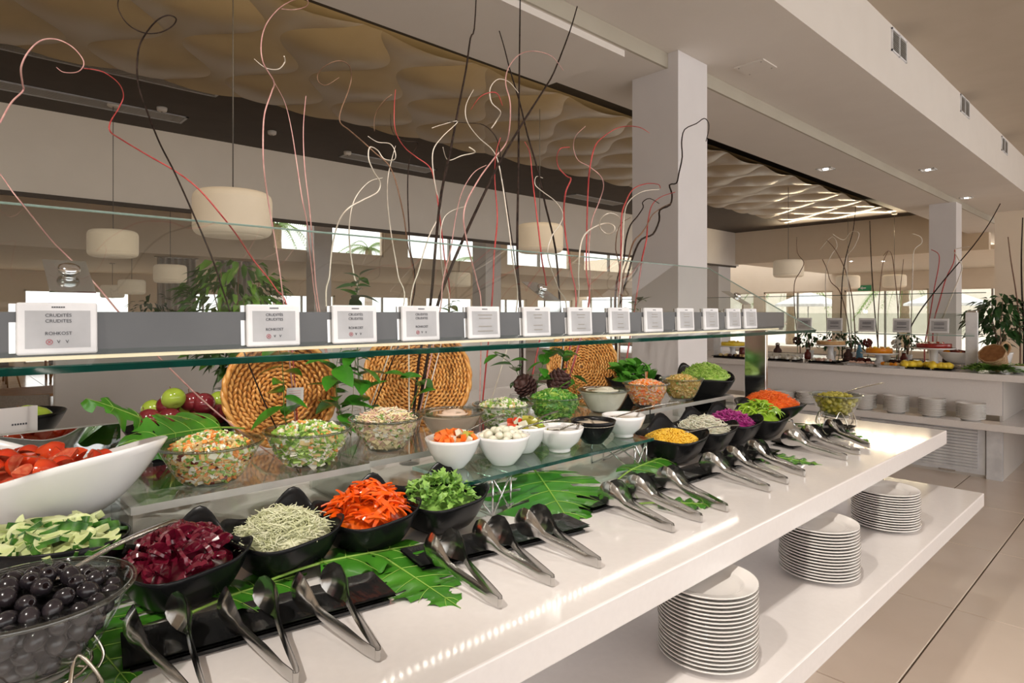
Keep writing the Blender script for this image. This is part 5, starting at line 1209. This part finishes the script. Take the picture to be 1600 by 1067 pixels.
twig([(915, 197), (900, 212), (896, 230), (903, 250), (920, 260), (938, 275), (943, 292), (935, 318), (925, 345), (920, 390), (918, 480)], -2.14, 'twig_pink', 2.2, 'thin brownish twig in a loose S curve', J5)
twig([(962, 362), (970, 350), (966, 338), (952, 333), (939, 342), (938, 356), (948, 365), (958, 363), (960, 354), (950, 349), (935, 352), (918, 362), (908, 380), (904, 420), (901, 490)], -2.08, 'twig_white', 3.0, 'cream twig ending in a full ring', J5)
twig([(1032, 294), (1028, 288), (1010, 287), (990, 295), (978, 315), (971, 340), (970, 400), (966, 480)], -2.1, 'twig_red', 2.8, 'red twig bowing towards the column', J6)
twig([(1030, 296), (1005, 299), (985, 312), (976, 332), (973, 380), (970, 440), (966, 490)], -2.07, 'twig_white', 2.8, 'white twig bowing towards the column', J6)
twig([(1103, 221), (1107, 205), (1107, 192), (1100, 185), (1088, 193), (1070, 202), (1065, 222), (1066, 245), (1061, 270), (1057, 286), (1046, 289), (1050, 304), (1047, 320), (1031, 328), (1030, 345), (1020, 366), (1002, 374), (990, 398), (978, 440), (966, 490)], -2.1, 'bark', 3.0, 'twisted dark willow reaching highest beside the column', J6, sub=3)
twig([(1030, 318), (1015, 310), (1004, 316), (1005, 324), (996, 338), (985, 352), (978, 375), (974, 410), (962, 460)], -2.13, 'bark', 3.0, 'twisted dark willow with a zigzag tip', J6, sub=3)
twig([(1048, 318), (1035, 324), (1020, 335), (1012, 350), (1002, 365), (990, 378), (982, 405), (972, 450)], -2.05, 'bark_brown', 3.0, 'twisted brown willow in front of the dark ones', J6, sub=3)
twig([(1055, 300), (1032, 308), (1018, 322), (1012, 350), (1010, 375), (1003, 405), (998, 440)], -2.09, 'twig_red', 2.8, 'red twig at the far end of the willow', J6)
twig([(985, 340), (972, 348), (965, 362), (962, 390), (968, 420), (960, 470)], -2.15, 'bark_brown', 2.4, 'thin brown willow shoot beside the ring twig', J6, sub=3)
# ================================================================== DESSERT COUNTER
random.seed(21)
YD, ZD = 7.29, 1.018
dc = thing('dessert_counter', 'long pale dessert counter with a plate shelf and louvred base doors', 'counter', (-3, YD, 0))
def dp(n, mb, m, par=None):
    o = mb.build(n, M[m], par or dc)
    if not par: o.location = (3, -YD, 0)
    return o
dp('counter_top', rbox((-8.5, YD, ZD-.065), (1.2, YD+1.5, ZD), .004), 'quartz')
dp('front_panel', MB().box((-8.5, YD+.09, .62), (-1.147, YD+.14, ZD-.065)), 'quartz')
dp('end_panel', MB().box((-1.175, YD+.14, .0), (-1.147, YD+1.4, ZD-.065)), 'plaster')
dp('plate_shelf', rbox((-8.5, YD-.13, .50), (1.2, YD+.09, .565), .003), 'quartz')
dp('plate_shelf_back', MB().box((-1.147, YD+.09, .50), (1.2, YD+1.4, .565)), 'quartz')
dp('base', MB().box((-8.5, YD+.14, 0), (-1.175, YD+1.4, .50)), 'plaster')
dp('corner_post', MB().box((-1.27, YD+.10, 0), (-1.147, YD+.15, .50)), 'label_white')
dp('rear_panel', MB().box((-1.147, YD+1.3, 0), (1.2, YD+1.38, ZD-.065)), 'wood')
slm = MB().box((-.52, -.012, -.003), (.52, .006, .018), M=Matrix.Rotation(.35, 4, 'X')).mesh('slat', M['label_white'])
for i in range(4):
    x = -1.86-i*1.19
    d_ = dp('door', MB().box((x-.58, YD+.115, .03), (x+.58, YD+.14, .495)), 'label_white')
    for k in range(13): put('slat', slm, d_, (x, YD+.113, .075+k*.030))
    MB().box((x+.2, YD+.105, .025), (x+.34, YD+.116, .04)).build('hinge', M['steel'], d_)
# its sneeze guard
sg2 = thing('sneeze_guard', 'glass sneeze guard with label rail above the dessert counter', 'sneeze guard', (-3, YD+.4, ZD))
def dg(n, mb, m, par=None):
    o = mb.build(n, M[m] if isinstance(m, str) else m, par or sg2)
    if not par: o.location = (3, -YD-.4, -ZD)
    return o
ya, yb, za, zb = YD+.30, YD+.85, 1.365, 1.81
dg('glass_pane', MB().add([(-7, ya, za), (-1.40, ya, za), (-1.40, yb, zb), (-7, yb, zb)], [(0, 1, 2, 3)]), 'pane')
dg('front_edge', MB().box((-7, ya-.004, za-.006), (-1.40, ya+.004, za+.004)), 'edge_light')
dg('back_edge', MB().box((-7, yb-.004, zb-.004), (-1.40, yb+.004, zb+.004)), 'edge_green')
dg('label_rail', MB().box((-7, ya+.02, za+.015), (-1.48, ya+.026, 1.59)), 'acrylic')
for x in (-1.43, -4.2, -6.9):
    dg('post', rbox((x-.05, ya+.03, ZD), (x+.05, ya+.07, 1.60), .003), 'label_white'); dg('bracket', rbox((x-.04, ya+.05, 1.5), (x+.04, ya+.13, 1.62), .003), 'chrome')
flm = rbox((-.085, -.010, 0), (.085, 0, .15), .004).mesh('label_frame', M['label_white']); fls = MB().box((-.07, -.0115, .02), (.07, -.009, .128)).mesh('label_screen', M['label_screen'])
fln = MB().box((-.045, -.0125, 0), (.045, -.011, .006)).mesh('printed_line', M['ink'])
dn_ = ['nearest the chrome end post', 'second from the chrome end post', 'above the red cake', 'above the yellow desserts', 'above the orange cake', 'above the fruit trays', 'left of the tall cake stand', 'above the tall cake stand', 'above the white meringues']
for i in range(9):
    t = thing('shelf_label', 'grey electronic label on the dessert rail '+dn_[i], 'label', (-1.70-i*.34, ya+.016, za+.02), (-.08, 0, 0), 'electronic labels on the dessert rail')
    put('frame', flm, t); put('screen', fls, t)
    for z in (.10, .085, .05): put('printed_line', fln, t, (0, 0, z))
def D(x, y): return P(x, y, Z=ZD+.001)
# plate stacks on the dessert shelf
pm2 = plate_mesh(.118, .020)
stk = [(1228, 8), (1262, 9), (1302, 9), (1350, 12), (1400, 13), (1456, 13), (1517, 12)]
nm_ = ['by the carrot bowl', 'behind the carrot bowl', 'behind the green olives', 'right of the green olives', 'third from the counter corner', 'second from the counter corner', 'nearest the counter corner']
for i, (px, n) in enumerate(stk):
    q = P(px, 640, Y=YD-.005)
    for k in range(n):
        o = put('dinner_plate', pm2, None, (q.x+rnd(-.002, .002), q.y+rnd(-.002, .002), .566+k*.0125), (0, 0, rnd(0, 6)), (1, 1, 1.4)); tag(o, 'pale plate in the dessert shelf stack '+nm_[i], 'plate', 'plates of dessert shelf stack %d' % (i+1))
# cake stands
def cake_stand(q, h, R, lab, cat='stand'):
    t = thing('cake_stand', lab, cat, q); MB().lathe([(R*.42, 0), (R*.42, .006), (R*.25, .03), (R*.17, h*.5), (R*.2, h-.02), (R*.3, h-.008), (R*.3, h-.006)], 32).build('foot', M['white_ceramic'], t)
    MB().lathe([(R*.3, h-.008), (R*.95, h-.004), (R, h+.006), (R*.98, h+.012), (R*.9, h+.004), (0, h+.004)], 40).build('plate', M['white_ceramic'], t); return Vector(q)+Vector((0, 0, h+.005))
def cake(q, R, h, side, top, lab, deco):
    t = thing('cake', lab, 'cake', q); MB().lathe([(R, 0), (R, h*.85), (R*.97, h)], 36).build('body', M[side], t); MB().lathe([(R*.975, h*.98), (R*.95, h*1.03), (0, h*1.05)], 36).build('topping', M[top], t)
    for i in range(9):
        a = rnd(0, 6.3); r = R*rnd(.1, .7); b = MB(); b.blob((r*math.cos(a), r*math.sin(a), h*1.08), .018, .014, .012, 10, 6); b.build('garnish', M[random.choice(deco)], t)
c1 = cake_stand(P(1298, 571, Y=YD+.42), .15, .155, 'tall white cake stand carrying the nut-edged cake'); c1.z = c1.z
for (px, py, ydep, h, R, cr, ch, side, top, lab1, lab2, deco) in (
    (1298, 565, .45, .19, .17, .15, .05, 'cake_crust', 'cream', 'tall white cake stand carrying the crumb-edged cream cake', 'crumb-edged cream cake with strawberries on top', ['tomato_skin', 'grain']),
    (1374, 573, .45, .12, .19, .13, .055, 'cake_orange', 'cake_orange', 'low white cake stand carrying the orange cake', 'bright orange cake with orange slices on top', ['cake_orange', 'yellowdessert']),
    (1459, 580, .40, .20, .20, .16, .05, 'cake_red', 'cake_red', 'tall white fluted cake stand carrying the dark red cake', 'glossy dark red cake with cream swirls', ['cream', 'tomato_skin'])):
    q = P(px, 560, Y=YD+ydep); q.z = ZD+.001
    top_ = cake_stand(q, h, R, lab1); cake(top_, cr, ch, side, top, lab2, deco)
bpy.data.objects.remove([o for o in bpy.data.objects if o.get('label', '') == 'tall white cake stand carrying the nut-edged cake'][0].children[0]) if 0 else None
for o in [o for o in bpy.data.objects if o.get('label', '') == 'tall white cake stand carrying the nut-edged cake']:
    for c in list(o.children): bpy.data.objects.remove(c)
    bpy.data.objects.remove(o)
# flat trays with desserts
def ftray(px, dep, wd, ln, m, lab):
    q = P(px, 570, Y=YD+dep); q.z = ZD+.001; t = thing('serving_tray', lab, 'tray', q); b = MB()
    b.grid(lambda u, v: ((u-.5)*wd, (v-.5)*ln, .012+.010*max(0, (max(abs(2*u-1), abs(2*v-1))-.85)/.15)**2), 20, 14); b.build('plate', M[m], t); rbox((-wd/2+.02, -ln/2+.02, 0), (wd/2-.02, ln/2-.02, .010), .002).build('base', M[m], t); return q+Vector((0, 0, .013))
def lumps(q, wd, ln, n, R, mats, lab, cat, grp, hh=1.0, name='dessert'):
    ms = []
    for m in mats: b = MB(); b.blob((0, 0, 0), R, R*.9, R*.75*hh, 12, 6); b.blob((R*.3, 0, R*.5*hh), R*.4, R*.35, R*.3, 8, 5); ms.append(b.mesh(name, M[m]))
    for i in range(n):
        o = put(name, random.choice(ms), None, q+Vector((rnd(-wd/2, wd/2)*.85, rnd(-ln/2, ln/2)*.8, R*.6)), (0, 0, rnd(0, 6)), rnd(.85, 1.15)); tag(o, lab, cat, grp)
q = ftray(1448, .17, .50, .20, 'black_melamine', 'black tray of yellow glazed desserts'); lumps(q, .46, .18, 18, .046, ['yellowdessert'], 'round yellow glazed dessert on the black tray', 'dessert', 'yellow desserts')
q = ftray(1395, .16, .30, .20, 'white_ceramic', 'white tray of small orange pastries'); lumps(q, .27, .16, 12, .026, ['grain', 'cake_orange'], 'small orange-brown pastry on the white tray', 'pastry', 'orange pastries')
q = ftray(1345, .22, .34, .20, 'white_ceramic', 'white tray of pink sliced fruit'); lumps(q, .3, .16, 14, .026, ['ham'], 'pink fruit slice on the white tray', 'fruit', 'pink fruit', .5)
q = ftray(1288, .25, .34, .20, 'black_melamine', 'black tray of pink cream desserts'); lumps(q, .3, .16, 14, .026, ['ham', 'flower_white'], 'small pink and white cream dessert', 'dessert', 'pink desserts')
q = ftray(1225, .25, .42, .24, 'black_melamine', 'black tray heaped with white meringues'); lumps(q, .36, .2, 26, .028, ['flower_white', 'cream'], 'small white meringue on the black tray', 'meringue', 'meringues')
q = ftray(1225, .55, .42, .24, 'white_ceramic', 'white tray of square cream cakes behind the meringues')
for i in range(8):
    o = rbox((-.045, -.05, 0), (.045, .05, .05), .006).build('cream_cake', M['flower_white'], None, q+Vector((-.15+.1*(i % 4), -.06+.12*(i//4), 0))); tag(o, 'square white cream cake slice', 'cake', 'cream cake slices')
q = ftray(1340, .55, .4, .24, 'black_melamine', 'black tray of dark berry desserts'); lumps(q, .36, .2, 16, .03, ['beads', 'cone'], 'dark berry dessert on the black tray', 'dessert', 'berry desserts')
q = ftray(1415, .62, .4, .24, 'black_melamine', 'black tray of chocolate desserts beside the red cake'); lumps(q, .36, .2, 14, .03, ['cone', 'cream'], 'small chocolate dessert on the black tray', 'dessert', 'chocolate desserts')
q = P(1145, 560, Y=YD+.5); q.z = ZD+.001; tq = cake_stand(q, .13, .2, 'white cake stand with a yellow cake behind the column'); cake(tq, .17, .05, 'yellowdessert', 'yellowdessert', 'bright yellow cake behind the white column', ['yellowdessert'])
q = ftray(1145, .2, .5, .2, 'black_melamine', 'black tray of dark biscuits behind the column'); lumps(q, .45, .16, 18, .026, ['grain', 'cone'], 'small brown biscuit on the tray behind the column', 'biscuit', 'biscuits')
q = P(1500, 560, Y=YD+.55); q.z = ZD+.05; o = bowl(lambda a: .20, lambda a: .12, .4, .6, .006, 48).build('fruit_bowl', M['white_ceramic'], None, q); tag(o, 'large white bowl of red fruit beside the end post', 'bowl')
o = MB().lathe([(.09, -.049), (.09, 0), (.08, .002)], 28).build('bowl_foot', M['steel'], None, q); tag(o, 'steel ring under the white fruit bowl', 'stand')
lumps(q+Vector((0, 0, .09)), .26, .26, 22, .035, ['cake_red', 'beads', 'cake_orange'], 'piece of red fruit in the large white bowl', 'fruit', 'red fruit')
q = P(1594, 572, Y=YD+.3); q.z = ZD+.001; o = bowl(lambda a: .13, lambda a: .075, .4, .6, .005, 40).build('dip_bowl', M['white_ceramic'], None, q); tag(o, 'white bowl of orange dip at the counter corner', 'bowl')
b = MB(); dome(b, .115, .06, .012, 0); tag(b.build('orange_dip', M['cake_orange'], None, q), 'orange dip in the corner bowl', 'dip', None, 'stuff')
# fork rests along the counter edge
for i, px in enumerate((1235, 1260, 1322, 1357, 1372, 1405, 1430, 1455)):
    q = P(px, 575, Y=YD+.05); t = thing('dessert_tongs', 'small steel tongs resting on the dessert counter edge', 'tongs', (q.x, q.y, ZD+.001), (0, 0, 1.9), 'dessert tongs')
    for s in (-1, 1): MB().tube([(0, 0, .006), (.09, s*.012, .018), (.16, s*.010, .016)], [.005, .004, .006], 6).build('arm', M['steel'], t)
# fallen mug-shaped basket on fern leaves
q = P(1555, 560, Y=YD+.30); t = thing('wicker_mug_basket', 'tipped wicker basket with a round handle lying on green fern', 'basket', (q.x, q.y, ZD+.125))
ax = (Vector((-CA, -SA, 0))*.62+Vector((0, 0, 1))*.62-Vector((-SA, CA, 0))*.35).normalized(); hx = Vector((CA, SA, 0))*.7+Vector((0, 0, .55)); hx = (hx-ax*hx.dot(ax)).normalized()
t.rotation_euler = Matrix((hx, ax.cross(hx), ax)).transposed().to_euler()
b = MB()
for k in range(14):
    z = -.10+k*.0145; R = .07+.003*k; b.tube([((R+.003*math.sin(9*a+k*PI))*math.cos(a), (R+.003*math.sin(9*a+k*PI))*math.sin(a), z) for a in [2*PI*i/54 for i in range(55)]], .0075, 5, cap=False)
b.build('weave', M['wicker_tan'], t)
MB().lathe([(.06, -.10), (.068, -.098), (.105, .09), (.10, .09)], 28).build('lining', M['wicker_dark'], t); MB().tube(smooth([(.09, 0, .07), (.16, 0, .08), (.19, 0, .0), (.14, 0, -.06), (.075, 0, -.06)], 6), .012, 8).build('handle', M['wicker_tan'], t)
def fern(q, R, n, lab):
    t = thing('fern_sprig', lab, 'plant', q, (0, 0, 0), 'fern sprigs on the dessert counter'); b = MB()
    for i in range(n):
        a = rnd(0, 6.3); l = R*rnd(.6, 1); d = Vector((math.cos(a), math.sin(a), 0)); s = Vector((-d.y, d.x, 0))
        for k in range(10):
            u = (k+1)/10; c = d*l*u+Vector((0, 0, .02+.05*math.sin(PI*u)*rnd(.5, 1.2)))
            for g in (-1, 1): b.add([c-d*.008, c+s*g*.06*(1-u*.6)+d*.03+Vector((0, 0, rnd(-.006, .02))), c+d*.026], [(0, 1, 2)])
    b.build('fronds', M['arugula'], t)
fern((P(1552, 580, Y=YD+.20)+Vector((0, 0, 0))).to_tuple()[:2]+(ZD+.001,), .24, 60, 'bright green fern under the tipped basket')
fern(P(1575, 580, Y=YD+.35).to_tuple()[:2]+(ZD+.001,), .24, 50, 'bright green fern behind the tipped basket')
# plants and twigs on the dessert counter
q = P(1562, 560, Y=YD+1.0); bush((q.x, q.y, ZD), .30, .80, 260, 'tall leafy plant on the dessert counter beside the basket', .16, L=(.09, .16), m='leaf_dark')
for px, lab in ((1265, 'small leafy plant behind the crumb-edged cake'), (1330, 'small leafy plant with pale flowers left of the orange cake'), (1418, 'small flowering plant behind the red cake'), (1300, 'small dark plant between the cakes')):
    q = P(px, 540, Y=YD+.85); bush((q.x, q.y, ZD), .13, .36, 70, lab, .10, L=(.05, .09), m='leaf_dark')
for px, m, lab in ((1310, 'flower_white', 'white ball flower beside the tall cake stand'), (1355, 'beads', 'dark red ball flower behind the orange cake'), (1400, 'flower_white', 'white ball flower behind the orange cake'), (1245, 'cone', 'dark striped decoration ball behind the cream cakes')):
    q = P(px, 540, Y=YD+.75); t = thing('ball_flower', lab, 'flower', (q.x, q.y, ZD+.001)); MB().tube([(0, 0, 0), (.01, 0, .1), (0, .01, .2)], .004, 5).build('stem', M['stem_green'], t); b = MB()
    for i in range(60):
        d = Vector((rnd(-1, 1), rnd(-1, 1), rnd(-1, 1))).normalized(); b.blob(Vector((0, .01, .22))+d*.045, .012, .012, .012, 6, 4)
    b.build('petals', M[m], t)
# jars and ornaments crowded between the cakes
orn = [(1215, 'cone', .05, .16, 'dark bottle-shaped ornament behind the cream cakes'), (1262, 'beads', .04, .12, 'dark red jar left of the tall cake stand'), (1325, 'cone', .05, .14, 'brown jar right of the tall cake stand'), (1343, 'blue_glass', .035, .2, 'blue glass bottle behind the orange cake'),
       (1385, 'flower_white', .045, .13, 'white jar beside the orange cake'), (1412, 'beads', .04, .12, 'dark red jar left of the red cake'), (1480, 'cone', .045, .13, 'brown jar right of the red cake'), (1160, 'beads', .045, .15, 'dark red jar behind the column')]
for px, m, R, h, lab in orn:
    q = P(px, 550, Y=YD+.68); t = thing('ornament_jar', lab, 'jar', (q.x, q.y, ZD+.001)); MB().lathe([(R*.8, 0), (R, h*.15), (R, h*.6), (R*.5, h*.8), (R*.45, h)], 20).build('body', M[m], t); MB().lathe([(R*.55, h), (R*.55, h+.02), (R*.2, h+.03)], 16).build('lid', M['steel'], t)
XD = YD+.95
def dtwig(xy, m, r, lab):
    ws = [P(x, y, Y=XD+.05*math.sin(i*1.7+xy[0][0])) for i, (x, y) in enumerate(xy)]; e = ws[-1]; ws.append(Vector((e.x, e.y, ZD+.01)))
    W_ = smooth(ws, 4); b0 = W_[-1].copy(); dm = 8.0; r0 = r*.5*dm/FPX; k = len(W_); t = MB(); t.tube([q-b0 for q in W_], [r0*(.5+.5*i/k) for i in range(k)], 5)
    o = t.build('curly_twig', M[m], None, b0); tag(o, lab, 'twig', 'twigs on the dessert counter')
dtwig([(1563, 318), (1545, 350), (1520, 385), (1490, 420), (1465, 450), (1435, 490), (1415, 530)], 'bark', 2.2, 'long dark branch slanting in front of the far column')
dtwig([(1359, 345), (1361, 400), (1364, 450), (1368, 500), (1372, 540)], 'bark', 2.2, 'upright dark branch behind the orange cake')
dtwig([(1337, 322), (1333, 360), (1322, 400), (1316, 440), (1314, 500), (1316, 540)], 'bark', 2.0, 'dark branch behind the tall cake stand')
dtwig([(1292, 375), (1305, 390), (1318, 415), (1326, 440), (1332, 470), (1336, 520)], 'bark_brown', 2.0, 'brown branch crossing the dark one')
dtwig([(1285, 405), (1292, 420), (1298, 440), (1312, 455), (1322, 490), (1328, 530)], 'bark_brown', 2.0, 'brown branch bending between the lamps')
dtwig([(1245, 370), (1246, 395), (1256, 410), (1250, 425), (1241, 445), (1243, 500), (1250, 540)], 'bark_brown', 1.8, 'brown twig with a bend beside the lamp')
dtwig([(1300, 365), (1318, 375), (1330, 362), (1342, 365), (1335, 385), (1322, 405), (1326, 450), (1330, 510)], 'twig_white', 1.6, 'white curly twig behind the tall cake stand')
dtwig([(1281, 390), (1300, 370), (1308, 385), (1298, 400), (1290, 430), (1292, 510)], 'twig_white', 1.6, 'white curly twig left of the tall cake stand')
dtwig([(1425, 365), (1438, 370), (1440, 380), (1428, 392), (1426, 430), (1424, 500)], 'twig_white', 1.6, 'white twig with a small hook before the far column')
dtwig([(1455, 390), (1467, 398), (1466, 420), (1460, 450), (1452, 500), (1445, 540)], 'twig_red', 2.0, 'red twig in front of the far column')
dtwig([(1492, 390), (1490, 410), (1478, 435), (1468, 470), (1458, 510)], 'twig_red', 2.2, 'red twig beside the slanting branch')
dtwig([(1515, 385), (1492, 390), (1495, 400), (1503, 415), (1500, 430), (1490, 455), (1480, 480), (1465, 520)], 'twig_white', 2.2, 'white twig hooked over at the far column')
dtwig([(1380, 400), (1388, 392), (1394, 400), (1398, 430), (1402, 470), (1404, 520)], 'bark_brown', 1.6, 'thin brown arched twig before the last lamp')
dtwig([(1388, 392), (1380, 410), (1375, 450), (1372, 500)], 'bark_brown', 1.6, 'thin brown twig leaning to the upright branch')
dtwig([(1412, 405), (1408, 440), (1404, 480), (1402, 530)], 'bark_brown', 1.4, 'thin straight twig behind the yellow desserts')
dtwig([(1575, 370), (1580, 410), (1588, 460), (1594, 520)], 'bark_brown', 2.4, 'bare branch rising behind the tall leafy plant')
dtwig([(1598, 340), (1596, 400), (1597, 460), (1600, 520)], 'bark', 2.6, 'dark bare branch at the end of the dessert counter')
# ================================================================== DINING AREA
def chair():
    t = thing('dining_chair', 'x', 'chair'); rbox((-.23, -.23, .42), (.23, .23, .47), .02, 3).build('seat', M['greyfabric'], t)
    b = MB(); b.grid(lambda u, v: (-.22-.05*v-.06*math.cos(PI*(u-.5)), (u-.5)*.48, .47+.36*v), 10, 6); b.grid(lambda u, v: (-.25-.05*v-.06*math.cos(PI*(u-.5)), (.5-u)*.48, .45+.38*v), 10, 6); b.build('backrest', M['greyfabric'], t)
    for sx in (-1, 1):
        for sy in (-1, 1): MB().tube([(sx*.16, sy*.16, .43), (sx*.24, sy*.23, 0)], [.02, .012], 8).build('leg', M['wood'], t)
    return t
ch = chair(); cs = [((-16.6, 1.0), .4, 'grey dining chair nearest the far tables with splayed wooden legs'), ((-17.2, 2.2), 2.2, 'grey dining chair with splayed legs beside the low partition view'), ((-17.5, .4), -.5, 'grey dining chair by the far windows'), ((-7.6, .72), 2.6, 'grey upholstered chair just behind the salad island')]
for i, ((x, y), r, lab) in enumerate(cs):
    if i == 0: ch.location = (x, y, 0); ch.rotation_euler = (0, 0, r); ch['label'] = lab; ch['group'] = 'dining chairs'
    else: dup(ch, (x, y, 0), (0, 0, r), lab, 'dining chairs')
def table(x, y, lab):
    t = thing('dining_table', lab, 'table', (x, y, 0), group='dining tables'); rbox((-.45, -.45, .72), (.45, .45, .75), .006).build('top', M['wood'], t)
    for sx in (-1, 1):
        for sy in (-1, 1): MB().tube([(sx*.38, sy*.38, .72), (sx*.40, sy*.40, 0)], .025, 8).build('leg', M['wood'], t)
table(-18.2, 1.55, 'square wooden dining table among the grey chairs'); table(-8.5, .9, 'square wooden dining table behind the salad island')
# seated person far off, in dark trousers
def person(loc, rz):
    t = thing('person', 'person in dark trousers and grey shirt sitting at a far dining table', 'person', loc, (0, 0, rz))
    vs = [(0, 0, .50), (0, 0, .70), (.02, 0, .95), (.02, 0, 1.05), (.03, 0, 1.16), (.04, 0, 1.24), (0, .09, .49), (.42, .11, .52), (.40, .11, .10), (.52, .12, .05), (0, -.09, .49), (.42, -.11, .52), (.44, -.12, .10), (.56, -.13, .05), (.02, .19, 1.02), (.08, .24, .78), (.30, .16, .76), (.02, -.19, 1.02), (.08, -.24, .78), (.30, -.16, .76)]
    es = [(0, 1), (1, 2), (2, 3), (3, 4), (4, 5), (0, 6), (6, 7), (7, 8), (8, 9), (0, 10), (10, 11), (11, 12), (12, 13), (3, 14), (14, 15), (15, 16), (3, 17), (17, 18), (18, 19)]
    rr = [.14, .13, .15, .12, .055, .06, .09, .065, .045, .045, .09, .065, .045, .045, .065, .045, .035, .065, .045, .035]
    me = bpy.data.meshes.new('body'); me.from_pydata(vs, es, []); me.materials.append(M['shirt']); o = put('body', me, t)
    md = o.modifiers.new('skin', 'SKIN'); md.use_smooth_shade = True
    for i, r in enumerate(rr): me.skin_vertices[0].data[i].radius = (r, r)
    me.skin_vertices[0].data[0].use_root = True
    o.modifiers.new('sub', 'SUBSURF').levels = 2
    b = MB(); b.blob((.06, 0, 1.36), .095, .078, .12, 16, 10); b.blob((.155, 0, 1.35), .018, .014, .022, 8, 6); b.blob((.05, .08, 1.355), .02, .012, .03, 8, 6); b.blob((.05, -.08, 1.355), .02, .012, .03, 8, 6); b.build('head', M['skin'], t)
    b = MB(); b.blob((.035, 0, 1.40), .105, .086, .105, 16, 8); b.build('hair', M['hair'], t)
    for s, x in ((1, .45), (-1, .49)):
        b = MB(); b.blob((x+.06, s*.125, .045), .13, .045, .045, 12, 6); b.build('shoe', M['shoe'], t)
        b = MB(); b.tube([(.05, s*.09, .52), (.43, s*.115, .54), (.43 if s > 0 else .46, s*.118, .30), (.41 if s > 0 else .45, s*.12, .09)], [.105, .085, .07, .062], 12); b.build('trouser_leg', M['denim'], t)
        b = MB(); b.blob((.33, s*.15, .765), .045, .035, .018, 10, 6)
        for f in range(4): b.tube([(.35, s*(.125+.017*f), .765), (.40, s*(.125+.017*f), .765), (.42, s*(.125+.017*f), .752)], [.009, .008, .006], 6)
        b.tube([(.32, s*.118, .765), (.35, s*.10, .765)], [.010, .008], 6); b.build('hand', M['skin'], t)
    return t
person((-16.9, .15, 0), .9); dup(ch, (-16.9, .15, 0), (0, 0, .9), 'grey dining chair under the seated person', 'dining chairs')
# curtains beside the far windows
for (y, lab) in ((3.4, 'grey-brown curtain hanging beside the far dining windows'), (4.6, 'grey-brown curtain hanging behind the leafy bush')):
    b = MB(); b.grid(lambda u, v: (-14.6+.05*math.sin(u*40), y+u*.75, .05+2.7*v), 60, 2); o = b.build('curtain', M['curtain']); tag(o, lab, 'curtain', 'curtains')
    MB().tube([(-14.6, y-.05, 2.76), (-14.6, y+.8, 2.76)], .015, 8).build('rod', M['steel'], o)
bush((-13.4, 3.05, 0), .5, 2.0, 260, 'tall dark indoor tree in front of the curtains', .4, L=(.12, .22), m='leaf_dark')
# green exit sign
q = P(1351, 450, Y=24.97); t = thing('exit_sign', 'green exit sign above the end windows', 'sign', q); MB().box((-.22, -.02, -.1), (.22, .02, .1)).build('panel', M['exit_green'], t)
MB().add([(-.16, -.022, 0), (-.06, -.022, .06), (-.06, -.022, .02), (.05, -.022, .02), (.05, -.022, -.02), (-.06, -.022, -.02), (-.06, -.022, -.06)], [(0, 6, 5, 4, 3, 2, 1)]).build('arrow', M['label_white'], t)
# ================================================================== OUTDOORS
g = MB().box((-60, -30, -.3), (-22.2, 70, -.08)); g.box((-22.2, 25.2, -.3), (20, 70, -.08)); o = g.build('terrace', M['outdoor_wall']); tag(o, 'pale terrace paving outside the windows', None, None, 'structure')
def palm(x, y, h, lab, n=16):
    t = thing('palm_tree', lab, 'tree', (x, y, -.08), group='palm trees outside'); b = MB()
    b.tube([(0, 0, h*i/16) for i in range(17)], [.22*(1+.10*(i % 2))*(1-.25*i/16) for i in range(17)], 12); b.build('trunk', M['palm_trunk'], t); f = MB()
    for k in range(n):
        a = 2*PI*k/n+rnd(-.2, .2); L = rnd(1.6, 2.4); up = rnd(.1, .9)
        pts_ = [Vector((math.cos(a)*L*u, math.sin(a)*L*u, h+up*L*u-1.1*L*u*u)) for u in [i/12 for i in range(13)]]
        f.tube(pts_, [.025*(1-u/14) for u in range(13)], 4); s = Vector((-math.sin(a), math.cos(a), 0))
        for i in range(1, 13):
            for q in (.0, .5):
                c = pts_[i]*(1-q)+pts_[i-1]*q
                for g_ in (-1, 1): f.add([c, c+s*g_*.42*math.sin(PI*(i+1)/14.5)+Vector((math.cos(a)*.15, math.sin(a)*.15, -.18)), c+Vector((math.cos(a)*.05, math.sin(a)*.05, 0))], [(0, 1, 2)])
    f.build('fronds', M['palm_leaf'], t)
palm(-27.5, 11.2, 5.6, 'palm tree outside behind the white twigs'); palm(-30.5, 17.5, 5.2, 'palm tree outside the clerestory windows'); palm(-28, 23.5, 4.6, 'palm tree outside, left of the white column'); palm(-14, 33, 3.6, 'palm tree outside the end windows'); palm(-9, 34, 3.2, 'short palm tree outside the end windows')
def parasol(x, y, lab):
    t = thing('parasol', lab, 'parasol', (x, y, -.08), group='white parasols on the terrace'); MB().tube([(0, 0, 0), (0, 0, 2.5)], .03, 8).build('pole', M['steel'], t); MB().lathe([(1.5, 1.95), (1.48, 2.05), (.6, 2.42), (.02, 2.6)], 8, sm=False).build('canopy', M['label_white'], t); MB().lathe([(.3, 0), (.3, .06), (.06, .1)], 16).build('base', M['steel'], t)
parasol(-11.5, 29, 'white parasol outside the end windows beside the palm'); parasol(-6.5, 30, 'white parasol outside near the far column')
o = MB().box((-40, 55, -.1), (10, 56, 5.0)).build('garden_wall', M['outdoor_wall']); tag(o, 'pale building wall across the terrace', 'wall')
